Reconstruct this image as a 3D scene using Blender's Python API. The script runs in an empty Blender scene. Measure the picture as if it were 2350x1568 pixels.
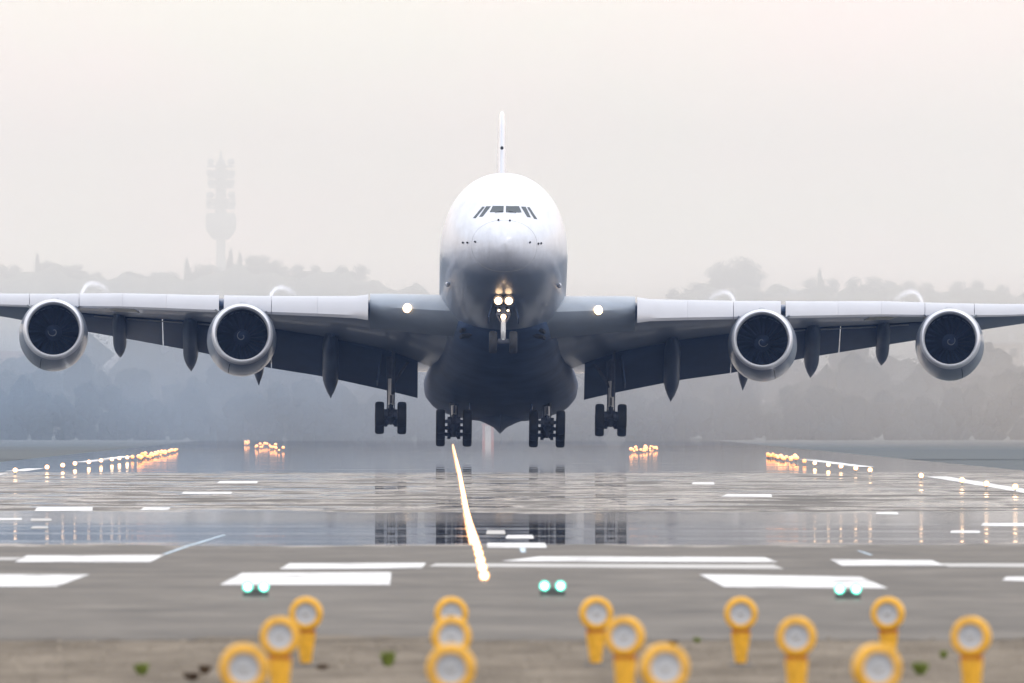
import bpy, math, random
import numpy as np
from mathutils import Vector, Matrix
R = math.radians
random.seed(7); rng = np.random.default_rng(7)
sc = bpy.context.scene
COL = sc.collection

# ------------------------------------------------------------------ camera, world, sun, exposure
FPX = 42200.0            # focal length in pixels of a 2350 px wide picture
CAMH = 2.6
VPX, VPY = 1022.0, 950.0 # where the runway direction vanishes
cam_d = bpy.data.cameras.new("camera"); cam = bpy.data.objects.new("camera", cam_d); COL.objects.link(cam)
cam.location = (0, 0, CAMH)
cam.rotation_euler = (math.pi/2 + math.atan((VPY-784)/FPX), 0, -math.atan((1175-VPX)/FPX))
cam_d.sensor_width = 36; cam_d.lens = 36*FPX/2350
cam_d.clip_start = 1.0; cam_d.clip_end = 40000
cam_d.dof.use_dof = True; cam_d.dof.focus_distance = 1035; cam_d.dof.aperture_fstop = 7.2
sc.camera = cam

SUN_EL, SUN_AZ = R(52), R(35)      # azimuth measured from straight behind the camera towards the right
w = bpy.data.worlds.new("World"); sc.world = w; w.use_nodes = True
nt = w.node_tree; nt.nodes.clear()
def N(nt, typ, **kw):
    n = nt.nodes.new(typ)
    for k, v in kw.items():
        if k in n.inputs: n.inputs[k].default_value = v
        else: setattr(n, k, v)
    return n
out = N(nt, 'ShaderNodeOutputWorld'); bg = N(nt, 'ShaderNodeBackground')
sky = N(nt, 'ShaderNodeTexSky'); sky.sky_type = 'NISHITA'; sky.sun_disc = False
sky.sun_elevation = SUN_EL; sky.sun_rotation = math.pi - SUN_AZ; sky.dust_density = 8.0; sky.air_density = 1.0
# overcast: a cloud layer that is brighter overhead than at the horizon, with faint pink and cream drifts
tc = N(nt, 'ShaderNodeTexCoord'); sx = N(nt, 'ShaderNodeSeparateXYZ')
nt.links.new(tc.outputs['Generated'], sx.inputs[0])
lum = N(nt, 'ShaderNodeMapRange'); lum.inputs['From Min'].default_value = 0.0; lum.inputs['From Max'].default_value = 0.9
lum.inputs['To Min'].default_value = 16.6; lum.inputs['To Max'].default_value = 20.0
nt.links.new(sx.outputs['Z'], lum.inputs['Value'])
nz = N(nt, 'ShaderNodeTexNoise'); nz.inputs['Scale'].default_value = 60; nz.inputs['Detail'].default_value = 4
mp = N(nt, 'ShaderNodeMapping'); mp.inputs['Scale'].default_value = (1, 1, 2.0)
nt.links.new(tc.outputs['Generated'], mp.inputs[0]); nt.links.new(mp.outputs[0], nz.inputs['Vector'])
cr = N(nt, 'ShaderNodeValToRGB')
cr.color_ramp.elements[0].position = .35; cr.color_ramp.elements[0].color = (1.13, 1.045, .83, 1)
cr.color_ramp.elements[1].position = .65; cr.color_ramp.elements[1].color = (1.28, .985, .87, 1)
nt.links.new(nz.outputs[0], cr.inputs[0])
mul = N(nt, 'ShaderNodeMix', data_type='RGBA', blend_type='MULTIPLY'); mul.inputs['Factor'].default_value = 1
zr = N(nt, 'ShaderNodeMapRange', interpolation_type='SMOOTHSTEP'); zr.inputs['From Min'].default_value = .02; zr.inputs['From Max'].default_value = .35
nt.links.new(sx.outputs['Z'], zr.inputs['Value'])
zc_mix = N(nt, 'ShaderNodeMix', data_type='RGBA'); nt.links.new(zr.outputs[0], zc_mix.inputs['Factor'])
nt.links.new(cr.outputs[0], zc_mix.inputs['A']); zc_mix.inputs['B'].default_value = (.955, .965, .995, 1)
nt.links.new(zc_mix.outputs['Result'], mul.inputs['A']); nt.links.new(lum.outputs[0], mul.inputs['B'])
mx = N(nt, 'ShaderNodeMix', data_type='RGBA'); mx.inputs['Factor'].default_value = .88
nt.links.new(sky.outputs[0], mx.inputs['A']); nt.links.new(mul.outputs['Result'], mx.inputs['B'])
nt.links.new(mx.outputs['Result'], bg.inputs['Color']); bg.inputs['Strength'].default_value = 0.10
nt.links.new(bg.outputs[0], out.inputs['Surface'])

sd = bpy.data.lights.new("sun", 'SUN'); sd.energy = 0.6; sd.angle = R(14); sd.color = (1, .97, .93)
sun = bpy.data.objects.new("sun", sd); COL.objects.link(sun)
sdir = Vector((math.sin(SUN_AZ)*math.cos(SUN_EL), -math.cos(SUN_AZ)*math.cos(SUN_EL), math.sin(SUN_EL)))
sun.rotation_euler = sdir.to_track_quat('Z', 'Y').to_euler()
sc.view_settings.view_transform = 'Standard'; sc.view_settings.look = 'None'
sc.view_settings.exposure = 0.0; sc.view_settings.gamma = 1.0
cy = sc.cycles
cy.use_denoising = True; cy.volume_bounces = 3; cy.max_bounces = 8; cy.sample_clamp_indirect = 6.0
cy.transparent_max_bounces = 16

# ------------------------------------------------------------------ helpers
def zg(Y, X=0.0):
    """height of the runway: level, with a shallow dip that holds water and slight ripples in the paving"""
    d = float(np.interp(Y, DIP_Y, DIP_Z))
    def ss(a, b, t): t = min(1, max(0, (t-a)/(b-a))); return t*t*(3-2*t)
    f = ss(300, 380, Y)*(1-ss(1000, 1300, Y))
    return d + f*(.0026*math.sin(Y/2.9+X*.15) + .0030*math.sin(Y/5.3+1.3-X*.11) + .0022*math.sin(Y/9.7+.4+X*.07))
DIP_Y = np.arange(250.0, 900.0, 1.0)
DIP_Z = np.convolve(np.interp(np.arange(230.0, 920.0, 1.0), [345, 440, 522, 800], [0, -.18, -.26, 0]), np.ones(41)/41, 'valid')
def vp(px, py, z=0.0):
    """real position, at height z over the runway, of a spot seen at (px, py) of a 2350-wide picture"""
    Y = FPX*(CAMH-z)/(py-VPY)
    for _ in range(40): Y = .5*Y + .5*FPX*(CAMH-z-zg(Y))/(py-VPY)
    X = (px-VPX)*Y/FPX
    return Vector((X, Y, z+zg(Y, X)))
class MB:
    def __init__(s): s.v = []; s.f = []
    def add(s, vs, fs):
        o = len(s.v); s.v += [tuple(p) for p in vs]; s.f += [tuple(i+o for i in f) for f in fs]
        return s
    def loft(s, rings, closed=True, cap0=True, cap1=True):
        n = len(rings[0]); vs = [p for r in rings for p in r]; fs = []
        for i in range(len(rings)-1):
            for j in range(n if closed else n-1):
                a = i*n+j; b = i*n+(j+1) % n
                fs.append((a, b, b+n, a+n))
        if closed and cap0: fs.append(tuple(range(n))[::-1])
        if closed and cap1: fs.append(tuple(range((len(rings)-1)*n, len(rings)*n)))
        return s.add(vs, fs)
    def box(s, c, d, rot=None):
        x, y, z = d[0]/2, d[1]/2, d[2]/2
        vs = [Vector(p) for p in ((-x,-y,-z),(x,-y,-z),(x,y,-z),(-x,y,-z),(-x,-y,z),(x,-y,z),(x,y,z),(-x,y,z))]
        if rot: vs = [rot @ v for v in vs]
        return s.add([v+Vector(c) for v in vs], [(0,3,2,1),(4,5,6,7),(0,1,5,4),(1,2,6,5),(2,3,7,6),(3,0,4,7)])
    def tube(s, pts, rad, n=10, cap=True):
        pts = [Vector(p) for p in pts]; rs = rad if hasattr(rad, '__len__') else [rad]*len(pts)
        rings = []; u = None
        for i, p in enumerate(pts):
            t = (pts[min(i+1, len(pts)-1)]-pts[max(i-1, 0)]).normalized()
            if u is None: u = t.orthogonal().normalized()
            else: u = (u - t*u.dot(t)).normalized()
            v = t.cross(u)
            rings.append([p+(u*math.cos(a)+v*math.sin(a))*rs[i] for a in [2*math.pi*k/n for k in range(n)]])
        return s.loft(rings, True, cap, cap)
    def lathe(s, prof, n=32, axis='y', c=(0,0,0), cap0=False, cap1=False):
        rings = []
        for (t, r) in prof:
            ring = []
            for k in range(n):
                a = 2*math.pi*k/n; p = (r*math.cos(a), r*math.sin(a))
                ring.append({'y': (c[0]+p[0], c[1]+t, c[2]+p[1]), 'z': (c[0]+p[0], c[1]+p[1], c[2]+t), 'x': (c[0]+t, c[1]+p[0], c[2]+p[1])}[axis])
            rings.append(ring)
        return s.loft(rings, True, cap0, cap1)
    def build(s, name, mat, parent=None, smooth=True, sharp=35, off=None):
        me = bpy.data.meshes.new(name)
        vs = s.v if off is None else [(p[0]-off[0], p[1]-off[1], p[2]-off[2]) for p in s.v]
        me.from_pydata(vs, [], s.f); me.validate(); me.update()
        import bmesh
        bm = bmesh.new(); bm.from_mesh(me); bmesh.ops.recalc_face_normals(bm, faces=bm.faces); bm.to_mesh(me); bm.free()
        if smooth:
            me.shade_smooth(); me.set_sharp_from_angle(angle=R(sharp))
        me.materials.append(mat)
        o = bpy.data.objects.new(name, me); COL.objects.link(o)
        if parent: o.parent = parent
        return o
def tag(o, label=None, cat=None, group=None, kind=None):
    if label: o['label'] = label
    if cat: o['category'] = cat
    if group: o['group'] = group
    if kind: o['kind'] = kind
    return o
def empty(name, loc, rot=(0,0,0)):
    o = bpy.data.objects.new(name, None); COL.objects.link(o); o.location = loc; o.rotation_euler = rot; o.empty_display_size = .3
    return o
def copy_tree(o, parent=None):
    c = o.copy(); COL.objects.link(c); c.parent = parent
    for k in ('label', 'group'):
        if parent is None and k in c: del c[k]
    for ch in list(o.children): copy_tree(ch, c)
    return c

# ------------------------------------------------------------------ materials
def mat(name, col, rough=.5, metal=0, coat=0, emit=None, estr=0, spec=.5, var=0, vscale=1.0):
    m = bpy.data.materials.new(name); m.use_nodes = True; t = m.node_tree
    b = t.nodes['Principled BSDF']
    b.inputs['Base Color'].default_value = (*col, 1); b.inputs['Roughness'].default_value = rough
    b.inputs['Metallic'].default_value = metal; b.inputs['Coat Weight'].default_value = coat
    b.inputs['Coat Roughness'].default_value = .08; b.inputs['Specular IOR Level'].default_value = spec
    if emit: b.inputs['Emission Color'].default_value = (*emit, 1); b.inputs['Emission Strength'].default_value = estr
    if var:
        tcn = N(t, 'ShaderNodeTexCoord'); n = N(t, 'ShaderNodeTexNoise'); n.inputs['Scale'].default_value = vscale
        n.inputs['Detail'].default_value = 6; n.inputs['Roughness'].default_value = .65
        t.links.new(tcn.outputs['Object'], n.inputs['Vector'])
        r = N(t, 'ShaderNodeMapRange'); r.inputs['From Min'].default_value = .3; r.inputs['From Max'].default_value = .7
        r.inputs['To Min'].default_value = 1-var; r.inputs['To Max'].default_value = 1+var
        t.links.new(n.outputs[0], r.inputs['Value'])
        x = N(t, 'ShaderNodeMix', data_type='RGBA', blend_type='MULTIPLY'); x.inputs['Factor'].default_value = 1
        x.inputs['A'].default_value = (*col, 1); t.links.new(r.outputs[0], x.inputs['B'])
        t.links.new(x.outputs['Result'], b.inputs['Base Color'])
    return m
M = {}
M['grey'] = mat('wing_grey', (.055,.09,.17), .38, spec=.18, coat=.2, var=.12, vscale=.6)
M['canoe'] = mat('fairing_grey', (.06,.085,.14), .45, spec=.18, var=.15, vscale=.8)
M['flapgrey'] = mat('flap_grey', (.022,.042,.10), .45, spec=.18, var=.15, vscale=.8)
M['slat'] = mat('slat_metal', (.43,.44,.485), .36, metal=.15, coat=.2, var=.04, vscale=.9)
M['white'] = mat('white_paint', (.52,.55,.63), .25, coat=.5, var=.03, vscale=.5)
M['belly'] = mat('belly_shade_grey', (.048,.078,.15), .5, spec=.18, coat=.0, var=.38, vscale=.45)  # darker than the fuselage grey: shade under the belly painted in
M['nacelle'] = mat('nacelle_paint', (.17,.20,.26), .34, coat=.35, var=.06, vscale=1.0)
M['droop'] = mat('droop_grey', (.21,.25,.31), .35, coat=.2, var=.08, vscale=.8)
M['lip'] = mat('lip_metal', (.62,.64,.70), .34, metal=.45)
M['duct'] = mat('inlet_duct', (.010,.016,.036), .7, spec=.15)
M['blade'] = mat('fan_blade', (.010,.016,.036), .8, spec=.05)
M['spinner'] = mat('spinner_black', (.017,.025,.052), .8, spec=.05)
M['swirl'] = mat('swirl_white', (.09,.10,.12), .5)
M['tyre'] = mat('tyre_rubber', (.014,.015,.018), .75, var=.3, vscale=3)
M['gear'] = mat('gear_metal', (.06,.07,.10), .5, metal=.2, var=.3, vscale=4)
M['gearlight'] = mat('gear_strut', (.62,.63,.65), .35, metal=.2)
M['hub'] = mat('hub_metal', (.22,.23,.25), .4, metal=.6)
M['glass'] = mat('cockpit_glass', (.03,.042,.05), .12, spec=.22)
M['dark'] = mat('dark_gap', (.012,.014,.018), .7)
M['landing'] = mat('landing_lamp', (1,.9,.75), .3, emit=(1,.66,.36), estr=6)
M['landing_dim'] = mat('taxi_lamp', (1,.9,.75), .3, emit=(1,.72,.42), estr=5)
M['warm'] = mat('runway_lamp', (1,.8,.6), .3, emit=(1,.70,.42), estr=7)
M['halo'] = mat('lamp_halo', (1,.7,.4), .4, emit=(1,.30,.10), estr=.75)
M['greenhalo'] = mat('green_lamp_halo', (.2,.6,.5), .4, emit=(.06,.50,.36), estr=.7)
M['amber'] = mat('far_lamp', (1,.7,.4), .3, emit=(1,.30,.085), estr=2.1)
M['green'] = mat('threshold_lamp', (.3,1,.8), .3, emit=(.42,1,.84), estr=9)
M['lampgrey'] = mat('lamp_stem', (.22,.22,.22), .5)
M['fitting'] = mat('lamp_fitting', (.08,.08,.08), .6)
M['yellow'] = mat('yellow_paint', (.70,.37,.022), .5, var=.28, vscale=14)
M['orange'] = mat('orange_collar', (.48,.16,.008), .5, var=.15, vscale=12)
M['lens'] = mat('lamp_lens', (.38,.41,.46), .12, spec=.8)
M['reflector'] = mat('lamp_reflector', (.45,.47,.5), .25, metal=.7)
M['bark'] = mat('bark', (.06,.05,.04), .9, var=.3, vscale=2)
M['leaf'] = mat('foliage', (.012,.021,.026), 1.0, spec=.0, var=.5, vscale=.25)
M['leaf2'] = mat('tuft_leaf', (.17,.22,.03), .7, var=.4, vscale=6)
M['leaf3'] = mat('tuft_dry', (.10,.062,.032), .8, var=.4, vscale=6)
M['concrete'] = mat('tower_concrete', (.50,.50,.50), .8, var=.15, vscale=.2)
M['wallpale'] = mat('house_wall', (.50,.45,.40), .8, var=.1, vscale=.1)
M['wallred'] = mat('house_brick', (.32,.18,.14), .8, var=.15, vscale=.2)
M['roof'] = mat('roof_tile', (.20,.11,.08), .8, var=.2, vscale=.5)
M['pane'] = mat('window_pane', (.04,.05,.06), .15)
M['red'] = mat('red_paint', (.50,.20,.17), .6)
M['hutwhite'] = mat('hut_white', (.7,.68,.66), .6)

def ground_mat(name, c0, c1, rough, scale, stretch=(1,1,1), bump=0):
    m = bpy.data.materials.new(name); m.use_nodes = True; t = m.node_tree; b = t.nodes['Principled BSDF']
    tcn = N(t, 'ShaderNodeTexCoord'); mpn = N(t, 'ShaderNodeMapping'); mpn.inputs['Scale'].default_value = stretch
    t.links.new(tcn.outputs['Object'], mpn.inputs[0])
    n = N(t, 'ShaderNodeTexNoise'); n.inputs['Scale'].default_value = scale; n.inputs['Detail'].default_value = 8; n.inputs['Roughness'].default_value = .7
    t.links.new(mpn.outputs[0], n.inputs['Vector'])
    r = N(t, 'ShaderNodeValToRGB'); r.color_ramp.elements[0].position = .32; r.color_ramp.elements[1].position = .68
    r.color_ramp.elements[0].color = (*c0, 1); r.color_ramp.elements[1].color = (*c1, 1)
    t.links.new(n.outputs[0], r.inputs[0]); t.links.new(r.outputs[0], b.inputs['Base Color'])
    b.inputs['Roughness'].default_value = rough; b.inputs['Specular IOR Level'].default_value = .1
    if bump:
        bp = N(t, 'ShaderNodeBump'); bp.inputs['Strength'].default_value = bump; bp.inputs['Distance'].default_value = .05
        t.links.new(n.outputs[0], bp.inputs['Height']); t.links.new(bp.outputs[0], b.inputs['Normal'])
    return m
M['dirt'] = ground_mat('bare_earth', (.070,.055,.040), (.22,.185,.145), .95, .8, (1,.22,1), .3)
M['grass'] = ground_mat('airfield_grass', (.085,.095,.10), (.115,.125,.125), .9, .15)
M['hill'] = ground_mat('hill_scrub', (.035,.045,.035), (.09,.095,.07), .95, .05)

def runway_mat():
    m = bpy.data.materials.new('wet_asphalt'); m.use_nodes = True; t = m.node_tree; L = t.links.new
    b = t.nodes['Principled BSDF']
    tcn = N(t, 'ShaderNodeTexCoord'); sep = N(t, 'ShaderNodeSeparateXYZ'); L(tcn.outputs['Object'], sep.inputs[0])
    def noise(scale, sx, sy, detail=5, rough=.6):
        mpn = N(t, 'ShaderNodeMapping'); mpn.inputs['Scale'].default_value = (sx, sy, 1)
        L(tcn.outputs['Object'], mpn.inputs[0])
        n = N(t, 'ShaderNodeTexNoise'); n.inputs['Scale'].default_value = scale; n.inputs['Detail'].default_value = detail; n.inputs['Roughness'].default_value = rough
        L(mpn.outputs[0], n.inputs['Vector']); return n.outputs[0]
    def math_(op, a, b_=None, c=None):
        n = N(t, 'ShaderNodeMath', operation=op)
        for i, x in enumerate((a, b_, c)):
            if x is None: continue
            if isinstance(x, (int, float)): n.inputs[i].default_value = x
            else: L(x, n.inputs[i])
        return n.outputs[0]
    big = noise(1, .12, .020, 4)       # patches tens of metres long down the runway
    mid = noise(1, .22, .11, 6, .7)    # streaks
    fine = noise(1, .8, .5, 6, .7)
    # wetness along the runway: dry by the threshold, standing water, damp stretch, wet far end
    yy = math_('ADD', sep.outputs['Y'], math_('MULTIPLY', math_('SUBTRACT', big, .5), 60))
    rp = N(t, 'ShaderNodeValToRGB'); yy = math_('ADD', sep.outputs['Y'], math_('MULTIPLY', math_('SUBTRACT', big, .5), 36)); L(math_('DIVIDE', yy, 2000), rp.inputs[0])
    e = rp.color_ramp.elements
    e[0].position = .176; e[0].color = (.10,)*3+(1,)
    e[1].position = .197; e[1].color = (.98,)*3+(1,)
    for p, v in ((.238, .98), (.258, .98), (.268, .46), (.40, .50), (.425, .80), (1, .85)):
        x = e.new(p); x.color = (v, v, v, 1)
    wet = math_('ADD', rp.outputs[0], math_('MULTIPLY', math_('SUBTRACT', mid, .5), 1.2))
    ms = N(t, 'ShaderNodeMapRange', interpolation_type='SMOOTHSTEP'); ms.inputs['From Min'].default_value = .42; ms.inputs['From Max'].default_value = .56
    L(wet, ms.inputs['Value']); wet = ms.outputs[0]
    dry = N(t, 'ShaderNodeValToRGB'); L(fine, dry.inputs[0])
    dry.color_ramp.elements[0].position = .36; dry.color_ramp.elements[0].color = (.058,.050,.042,1)
    dry.color_ramp.elements[1].position = .64; dry.color_ramp.elements[1].color = (.132,.117,.099,1)
    dk = N(t, 'ShaderNodeMapRange'); dk.inputs['From Min'].default_value = .35; dk.inputs['From Max'].default_value = .6
    dk.inputs['To Min'].default_value = .5; dk.inputs['To Max'].default_value = 1.15; L(mid, dk.inputs['Value'])
    dm = N(t, 'ShaderNodeMix', data_type='RGBA', blend_type='MULTIPLY'); dm.inputs['Factor'].default_value = 1
    L(dry.outputs[0], dm.inputs['A']); L(dk.outputs[0], dm.inputs['B'])
    cm = N(t, 'ShaderNodeMix', data_type='RGBA'); L(wet, cm.inputs['Factor']); L(dm.outputs['Result'], cm.inputs['A']); cm.inputs['B'].default_value = (.03,.03,.034,1)
    L(cm.outputs['Result'], b.inputs['Base Color'])
    # the far part of the standing water is ruffled
    dull = N(t, 'ShaderNodeMapRange', interpolation_type='SMOOTHSTEP'); L(sep.outputs['Y'], dull.inputs['Value'])
    dull.inputs['From Min'].default_value = 440; dull.inputs['From Max'].default_value = 500
    dull2 = N(t, 'ShaderNodeMapRange', interpolation_type='SMOOTHSTEP'); L(sep.outputs['Y'], dull2.inputs['Value'])
    dull2.inputs['From Min'].default_value = 560; dull2.inputs['From Max'].default_value = 520
    rgh = math_('ADD', math_('MULTIPLY', math_('SUBTRACT', 1, wet), .50), math_('ADD', math_('MULTIPLY', math_('MULTIPLY', dull.outputs[0], dull2.outputs[0]), .035), .024))
    L(rgh, b.inputs['Roughness'])
    L(math_('ADD', .06, math_('MULTIPLY', wet, .44)), b.inputs['Specular IOR Level'])

    return m
M['asphalt'] = runway_mat()
def paint_mat():
    m = mat('marking_paint', (.8,.8,.8), .6, spec=.15); t = m.node_tree; b = t.nodes['Principled BSDF']
    tcn = N(t, 'ShaderNodeTexCoord'); mpn = N(t, 'ShaderNodeMapping'); mpn.inputs['Scale'].default_value = (.7,.22,1)
    t.links.new(tcn.outputs['Object'], mpn.inputs[0])
    n = N(t, 'ShaderNodeTexNoise'); n.inputs['Scale'].default_value = 1; n.inputs['Detail'].default_value = 8; n.inputs['Roughness'].default_value = .75
    t.links.new(mpn.outputs[0], n.inputs['Vector'])
    r = N(t, 'ShaderNodeValToRGB'); r.color_ramp.elements[0].position = .33; r.color_ramp.elements[1].position = .50
    r.color_ramp.elements[0].color = (.20,.19,.18,1); r.color_ramp.elements[1].color = (.66,.655,.66,1)
    t.links.new(n.outputs[0], r.inputs[0]); t.links.new(r.outputs[0], b.inputs['Base Color'])
    return m
M['paint'] = paint_mat()
M['paint_worn'] = mat('worn_paint', (.36,.35,.34), .5, var=.35, vscale=.6)
M['reflection_blue'] = mat('pale_blue_reflection', (.42,.55,.66), .5, var=.25, vscale=.3)

def sheet(name, x0, x1, y0, y1, z, m, thick=0):
    return tag(MB().add([(x0,y0,z),(x1,y0,z),(x1,y1,z),(x0,y1,z)], [(0,1,2,3)]).build(name, m, smooth=False), kind='structure')
# ------------------------------------------------------------------ ground, runway, markings
gx, gy = (-6000,-24.02,26.52,6000), (-300,209,3202,14000)
mb = MB().add([(x, y, -.012) for y in gy for x in gx], [(j*4+i, j*4+i+1, j*4+i+5, j*4+i+4) for j in range(3) for i in range(3) if not (i == 1 and j == 1)])
tag(mb.build('ground', M['grass'], smooth=False), kind='structure')
mb = MB().add([(-90,-250,-.004),(90,-250,-.004),(90,213,-.004),(-90,213,-.004)], [(0,1,2,3)])
ex_ = np.arange(-23.5, 26.0, .12); ey_ = 212.2+np.convolve(rng.normal(size=len(ex_)+24), np.ones(25)/25, 'valid')*9+rng.normal(size=len(ex_))*.8
mb.loft([[(float(x), 211.05, .006) for x in ex_], [(float(x), float(max(211.1, y)), .006) for x, y in zip(ex_, ey_)]], closed=False)
tag(mb.build('bare_earth', M['dirt'], smooth=False), kind='structure')
mb = MB(); ys_ = list(np.arange(211, 300, 8.0))+list(np.arange(300, 1300, 1.0))+list(np.arange(1300, 3201, 100.0))
mb.loft([[(float(x), float(y), zg(float(y), float(x))) for x in np.linspace(-24, 26.5, 14)] for y in ys_], closed=False)
tag(mb.build('runway', M['asphalt'], sharp=180), kind='structure')
def marks(name, quads, m, z=.007):
    mb = MB()
    for q in quads:
        n = 8; pq = [vp(px, py, z) for px, py in q]; vs = []
        for i in range(n+1):
            for j in range(n+1):
                p = pq[0].lerp(pq[1], i/n).lerp(pq[3].lerp(pq[2], i/n), j/n); vs.append((p.x, p.y, zg(p.y, p.x)+z))
        mb.add(vs, [(i*(n+1)+j, (i+1)*(n+1)+j, (i+1)*(n+1)+j+1, i*(n+1)+j+1) for i in range(n) for j in range(n)])
    return tag(mb.build(name, m, smooth=False), kind='structure')
marks('threshold_markings', [
    [(505,1342),(895,1342),(898,1313),(556,1315)],
    [(-160,1346),(130,1346),(206,1318),(-160,1318)],
    [(642,1306),(968,1304),(978,1292),(664,1293)],
    [(34,1290),(345,1290),(378,1274),(62,1275)],
    [(1662,1347),(2037,1350),(1975,1324),(1605,1318)],
    [(1932,1298),(2172,1298),(2138,1286),(1905,1284)],
    [(1150,1288),(1785,1290),(1755,1279),(1240,1277)],
    [(1118,1257),(1255,1257),(1250,1246),(1118,1246)],
    [(1160,1236),(1225,1236),(1222,1228),(1165,1228)],
    [(78,1173),(212,1173),(213,1164),(86,1164)],
    [(320,1171),(385,1171),(392,1165),(330,1165)],
    [(-40,1194),(50,1194),(50,1189),(-40,1189)],
    [(1655,1140),(1772,1141),(1770,1134),(1668,1134)],
    [(415,1134),(530,1134),(533,1129),(422,1129)],
    [(497,1109),(590,1109),(592,1104),(505,1104)],
    [(1588,1111),(1640,1112),(1638,1107),(1590,1107)],
    [(2250,1207),(2420,1208),(2420,1201),(2256,1201)],
    [(2180,1223),(2250,1223),(2248,1218),(2184,1218)],
    [(2010,1180),(2062,1181),(2060,1175),(2012,1175)],
    [(2300,1332),(2450,1336),(2450,1322),(2310,1324)]], M['paint'])
marks('worn_markings', [
    [(985,1300),(1800,1306),(1775,1296),(1000,1293)],
    [(1115,1226),(1160,1226),(1158,1217),(1118,1217)],
    [(2178,1301),(2460,1302),(2460,1293),(2150,1293)],
    [(-160,1286),(30,1286),(56,1279),(-160,1279)],
    [(70,1213),(110,1213),(110,1208),(75,1208)],
    [(70,1196),(118,1196),(118,1190),(72,1190)]], M['paint_worn'])
marks('pale_blue_reflections', [  # thin strips painted as pale blue reflections on the wet paving
    [(372,1272),(382,1272),(520,1228),(512,1228)],
    [(1996,1274),(2004,1274),(1972,1264),(1966,1264)],
    [(1196,1268),(1206,1268),(1206,1258),(1192,1258)]], M['reflection_blue'])
el = MB()
for x0, x1, y0, y1 in ((-19.9,-19.0,600,800),(-19.9,-19.0,830,875),(-19.9,-19.0,985,1130),(20.1,21.0,560,770),(20.1,21.0,900,1060)):
    yy_ = np.linspace(y0, y1, 60)
    el.loft([[(x, float(y), zg(float(y), x)+.008) for x in (x0, x1)] for y in yy_], closed=False)
tag(el.build('edge_line', M['paint'], smooth=False), kind='structure')

# ------------------------------------------------------------------ distant land: hill, trees, buildings, tower
def leaf_cloud(mb, centers, radii, n, size, squash=1.0):
    """n small leaf faces spread through a set of ellipsoidal clumps"""
    centers = np.array(centers, float); radii = np.array(radii, float)
    wts = radii**2; wts /= wts.sum()
    idx = rng.choice(len(centers), n, p=wts)
    d = rng.normal(size=(n, 3)); d /= np.linalg.norm(d, axis=1)[:, None]
    rr = rng.random(n)**.4*1.02
    c = centers[idx] + d*(radii[idx]*rr)[:, None]*np.array([1, 1, squash])
    a = rng.normal(size=(n, 3)); a /= np.linalg.norm(a, axis=1)[:, None]
    b = np.cross(a, rng.normal(size=(n, 3))); b /= np.linalg.norm(b, axis=1)[:, None]
    s = size*(.6+.8*rng.random(n))[:, None]
    P = np.stack([c-a*s, c-b*s*.6, c+a*s, c+b*s*.6], 1).reshape(-1, 3)
    o = len(mb.v); mb.v += [tuple(p) for p in P.tolist()]
    mb.f += [(o+4*i, o+4*i+1, o+4*i+2, o+4*i+3) for i in range(n)]
def fast_build(mb, name, m, parent=None):
    me = bpy.data.meshes.new(name); me.from_pydata(mb.v, [], mb.f); me.update(); me.materials.append(m)
    o = bpy.data.objects.new(name, me); COL.objects.link(o)
    if parent: o.parent = parent
    return o
# belts of wood beyond the far end of the runway; each reads as one mass
def belt(name, Y, x0, x1, hbase, hvar, n, size, label, depth=30, prof=None):
    mb = MB(); cs = []; rs = []
    x = x0
    while x < x1:
        h = hbase*(1 + hvar*(random.random()-.5)*2)
        if prof: h *= prof(x)
        y = Y + random.random()*depth
        for k in range(4):
            r = h*(.22+.14*random.random())
            cs.append((x+random.gauss(0, h*.22), y+random.gauss(0, h*.2), max(r*.4, h*(.2+.22*k)-r*.4))); rs.append(r)
        x += h*.33
    for (cx_, cy_, cz_), r in zip(cs, rs):
        rr_ = r*.88; rings = []
        for a in (-75,-40,0,40,75):
            q = rr_*math.cos(R(a)); rings.append([(cx_+q*j_*math.cos(t*.785), cy_+q*j_*math.sin(t*.785), cz_+rr_*math.sin(R(a))+random.gauss(0,.12*rr_)) for t, j_ in ((t, random.uniform(.6,1.25)) for t in range(8))])
        mb.loft(rings)
    leaf_cloud(mb, cs, rs, n, size)
    tag(fast_build(mb, name, M['leaf']), label, 'wood', kind='stuff')
belt('hedge', 1820, -150, 200, 4.6, .3, 150000, .13, 'low dark hedge in mist beyond the far end of the runway')
belt('wood', 2150, -180, 240, 7.5, .3, 160000, .16, 'dark blue-grey wood in mist behind the aeroplane', 60)
belt('wood', 2700, -220, 290, 11.0, .35, 150000, .22, 'paler wood further off in the mist behind the aeroplane', 80)

HY = 6000.0
PROF = [(-700,640),(-300,615),(0,607),(60,602),(92,598),(150,606),(250,614),(350,616),(430,612),(500,604),(540,592),(620,597),(740,607),(830,610),(900,640),(1000,668),(1100,690),(1290,692),(1500,668),(1600,648),(1680,628),(1740,634),(1880,640),(1950,644),(2100,647),(2250,652),(2350,660),(2700,676),(3000,690)]
def hill_h(X):
    px = VPX + X*FPX/HY
    xs = [p[0] for p in PROF]; ys = [p[1] for p in PROF]
    return CAMH + (VPY - float(np.interp(px, xs, ys)))*HY/FPX
mb = MB(); xs = np.linspace(-420, 440, 420); bump = np.convolve(rng.normal(size=440), np.ones(5)/5, 'valid')[:420]*2.2; rings = []
for k, (dy, f) in enumerate(((-900,0),(-700,.22),(-450,.55),(-220,.82),(-60,.97),(60,1.0),(400,.8),(900,.3),(1300,0))):
    rings.append([(X*(1+dy/HY*.4), HY+dy, -1.5+f*(hill_h(X)-1.4+1.2*math.sin(X*.21+dy)+1.0*math.sin(X*.53+2*dy))+f*float(bump[(i+7*k) % 420]) ) for i, X in enumerate(xs)])
mb.loft(rings, closed=False)
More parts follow.
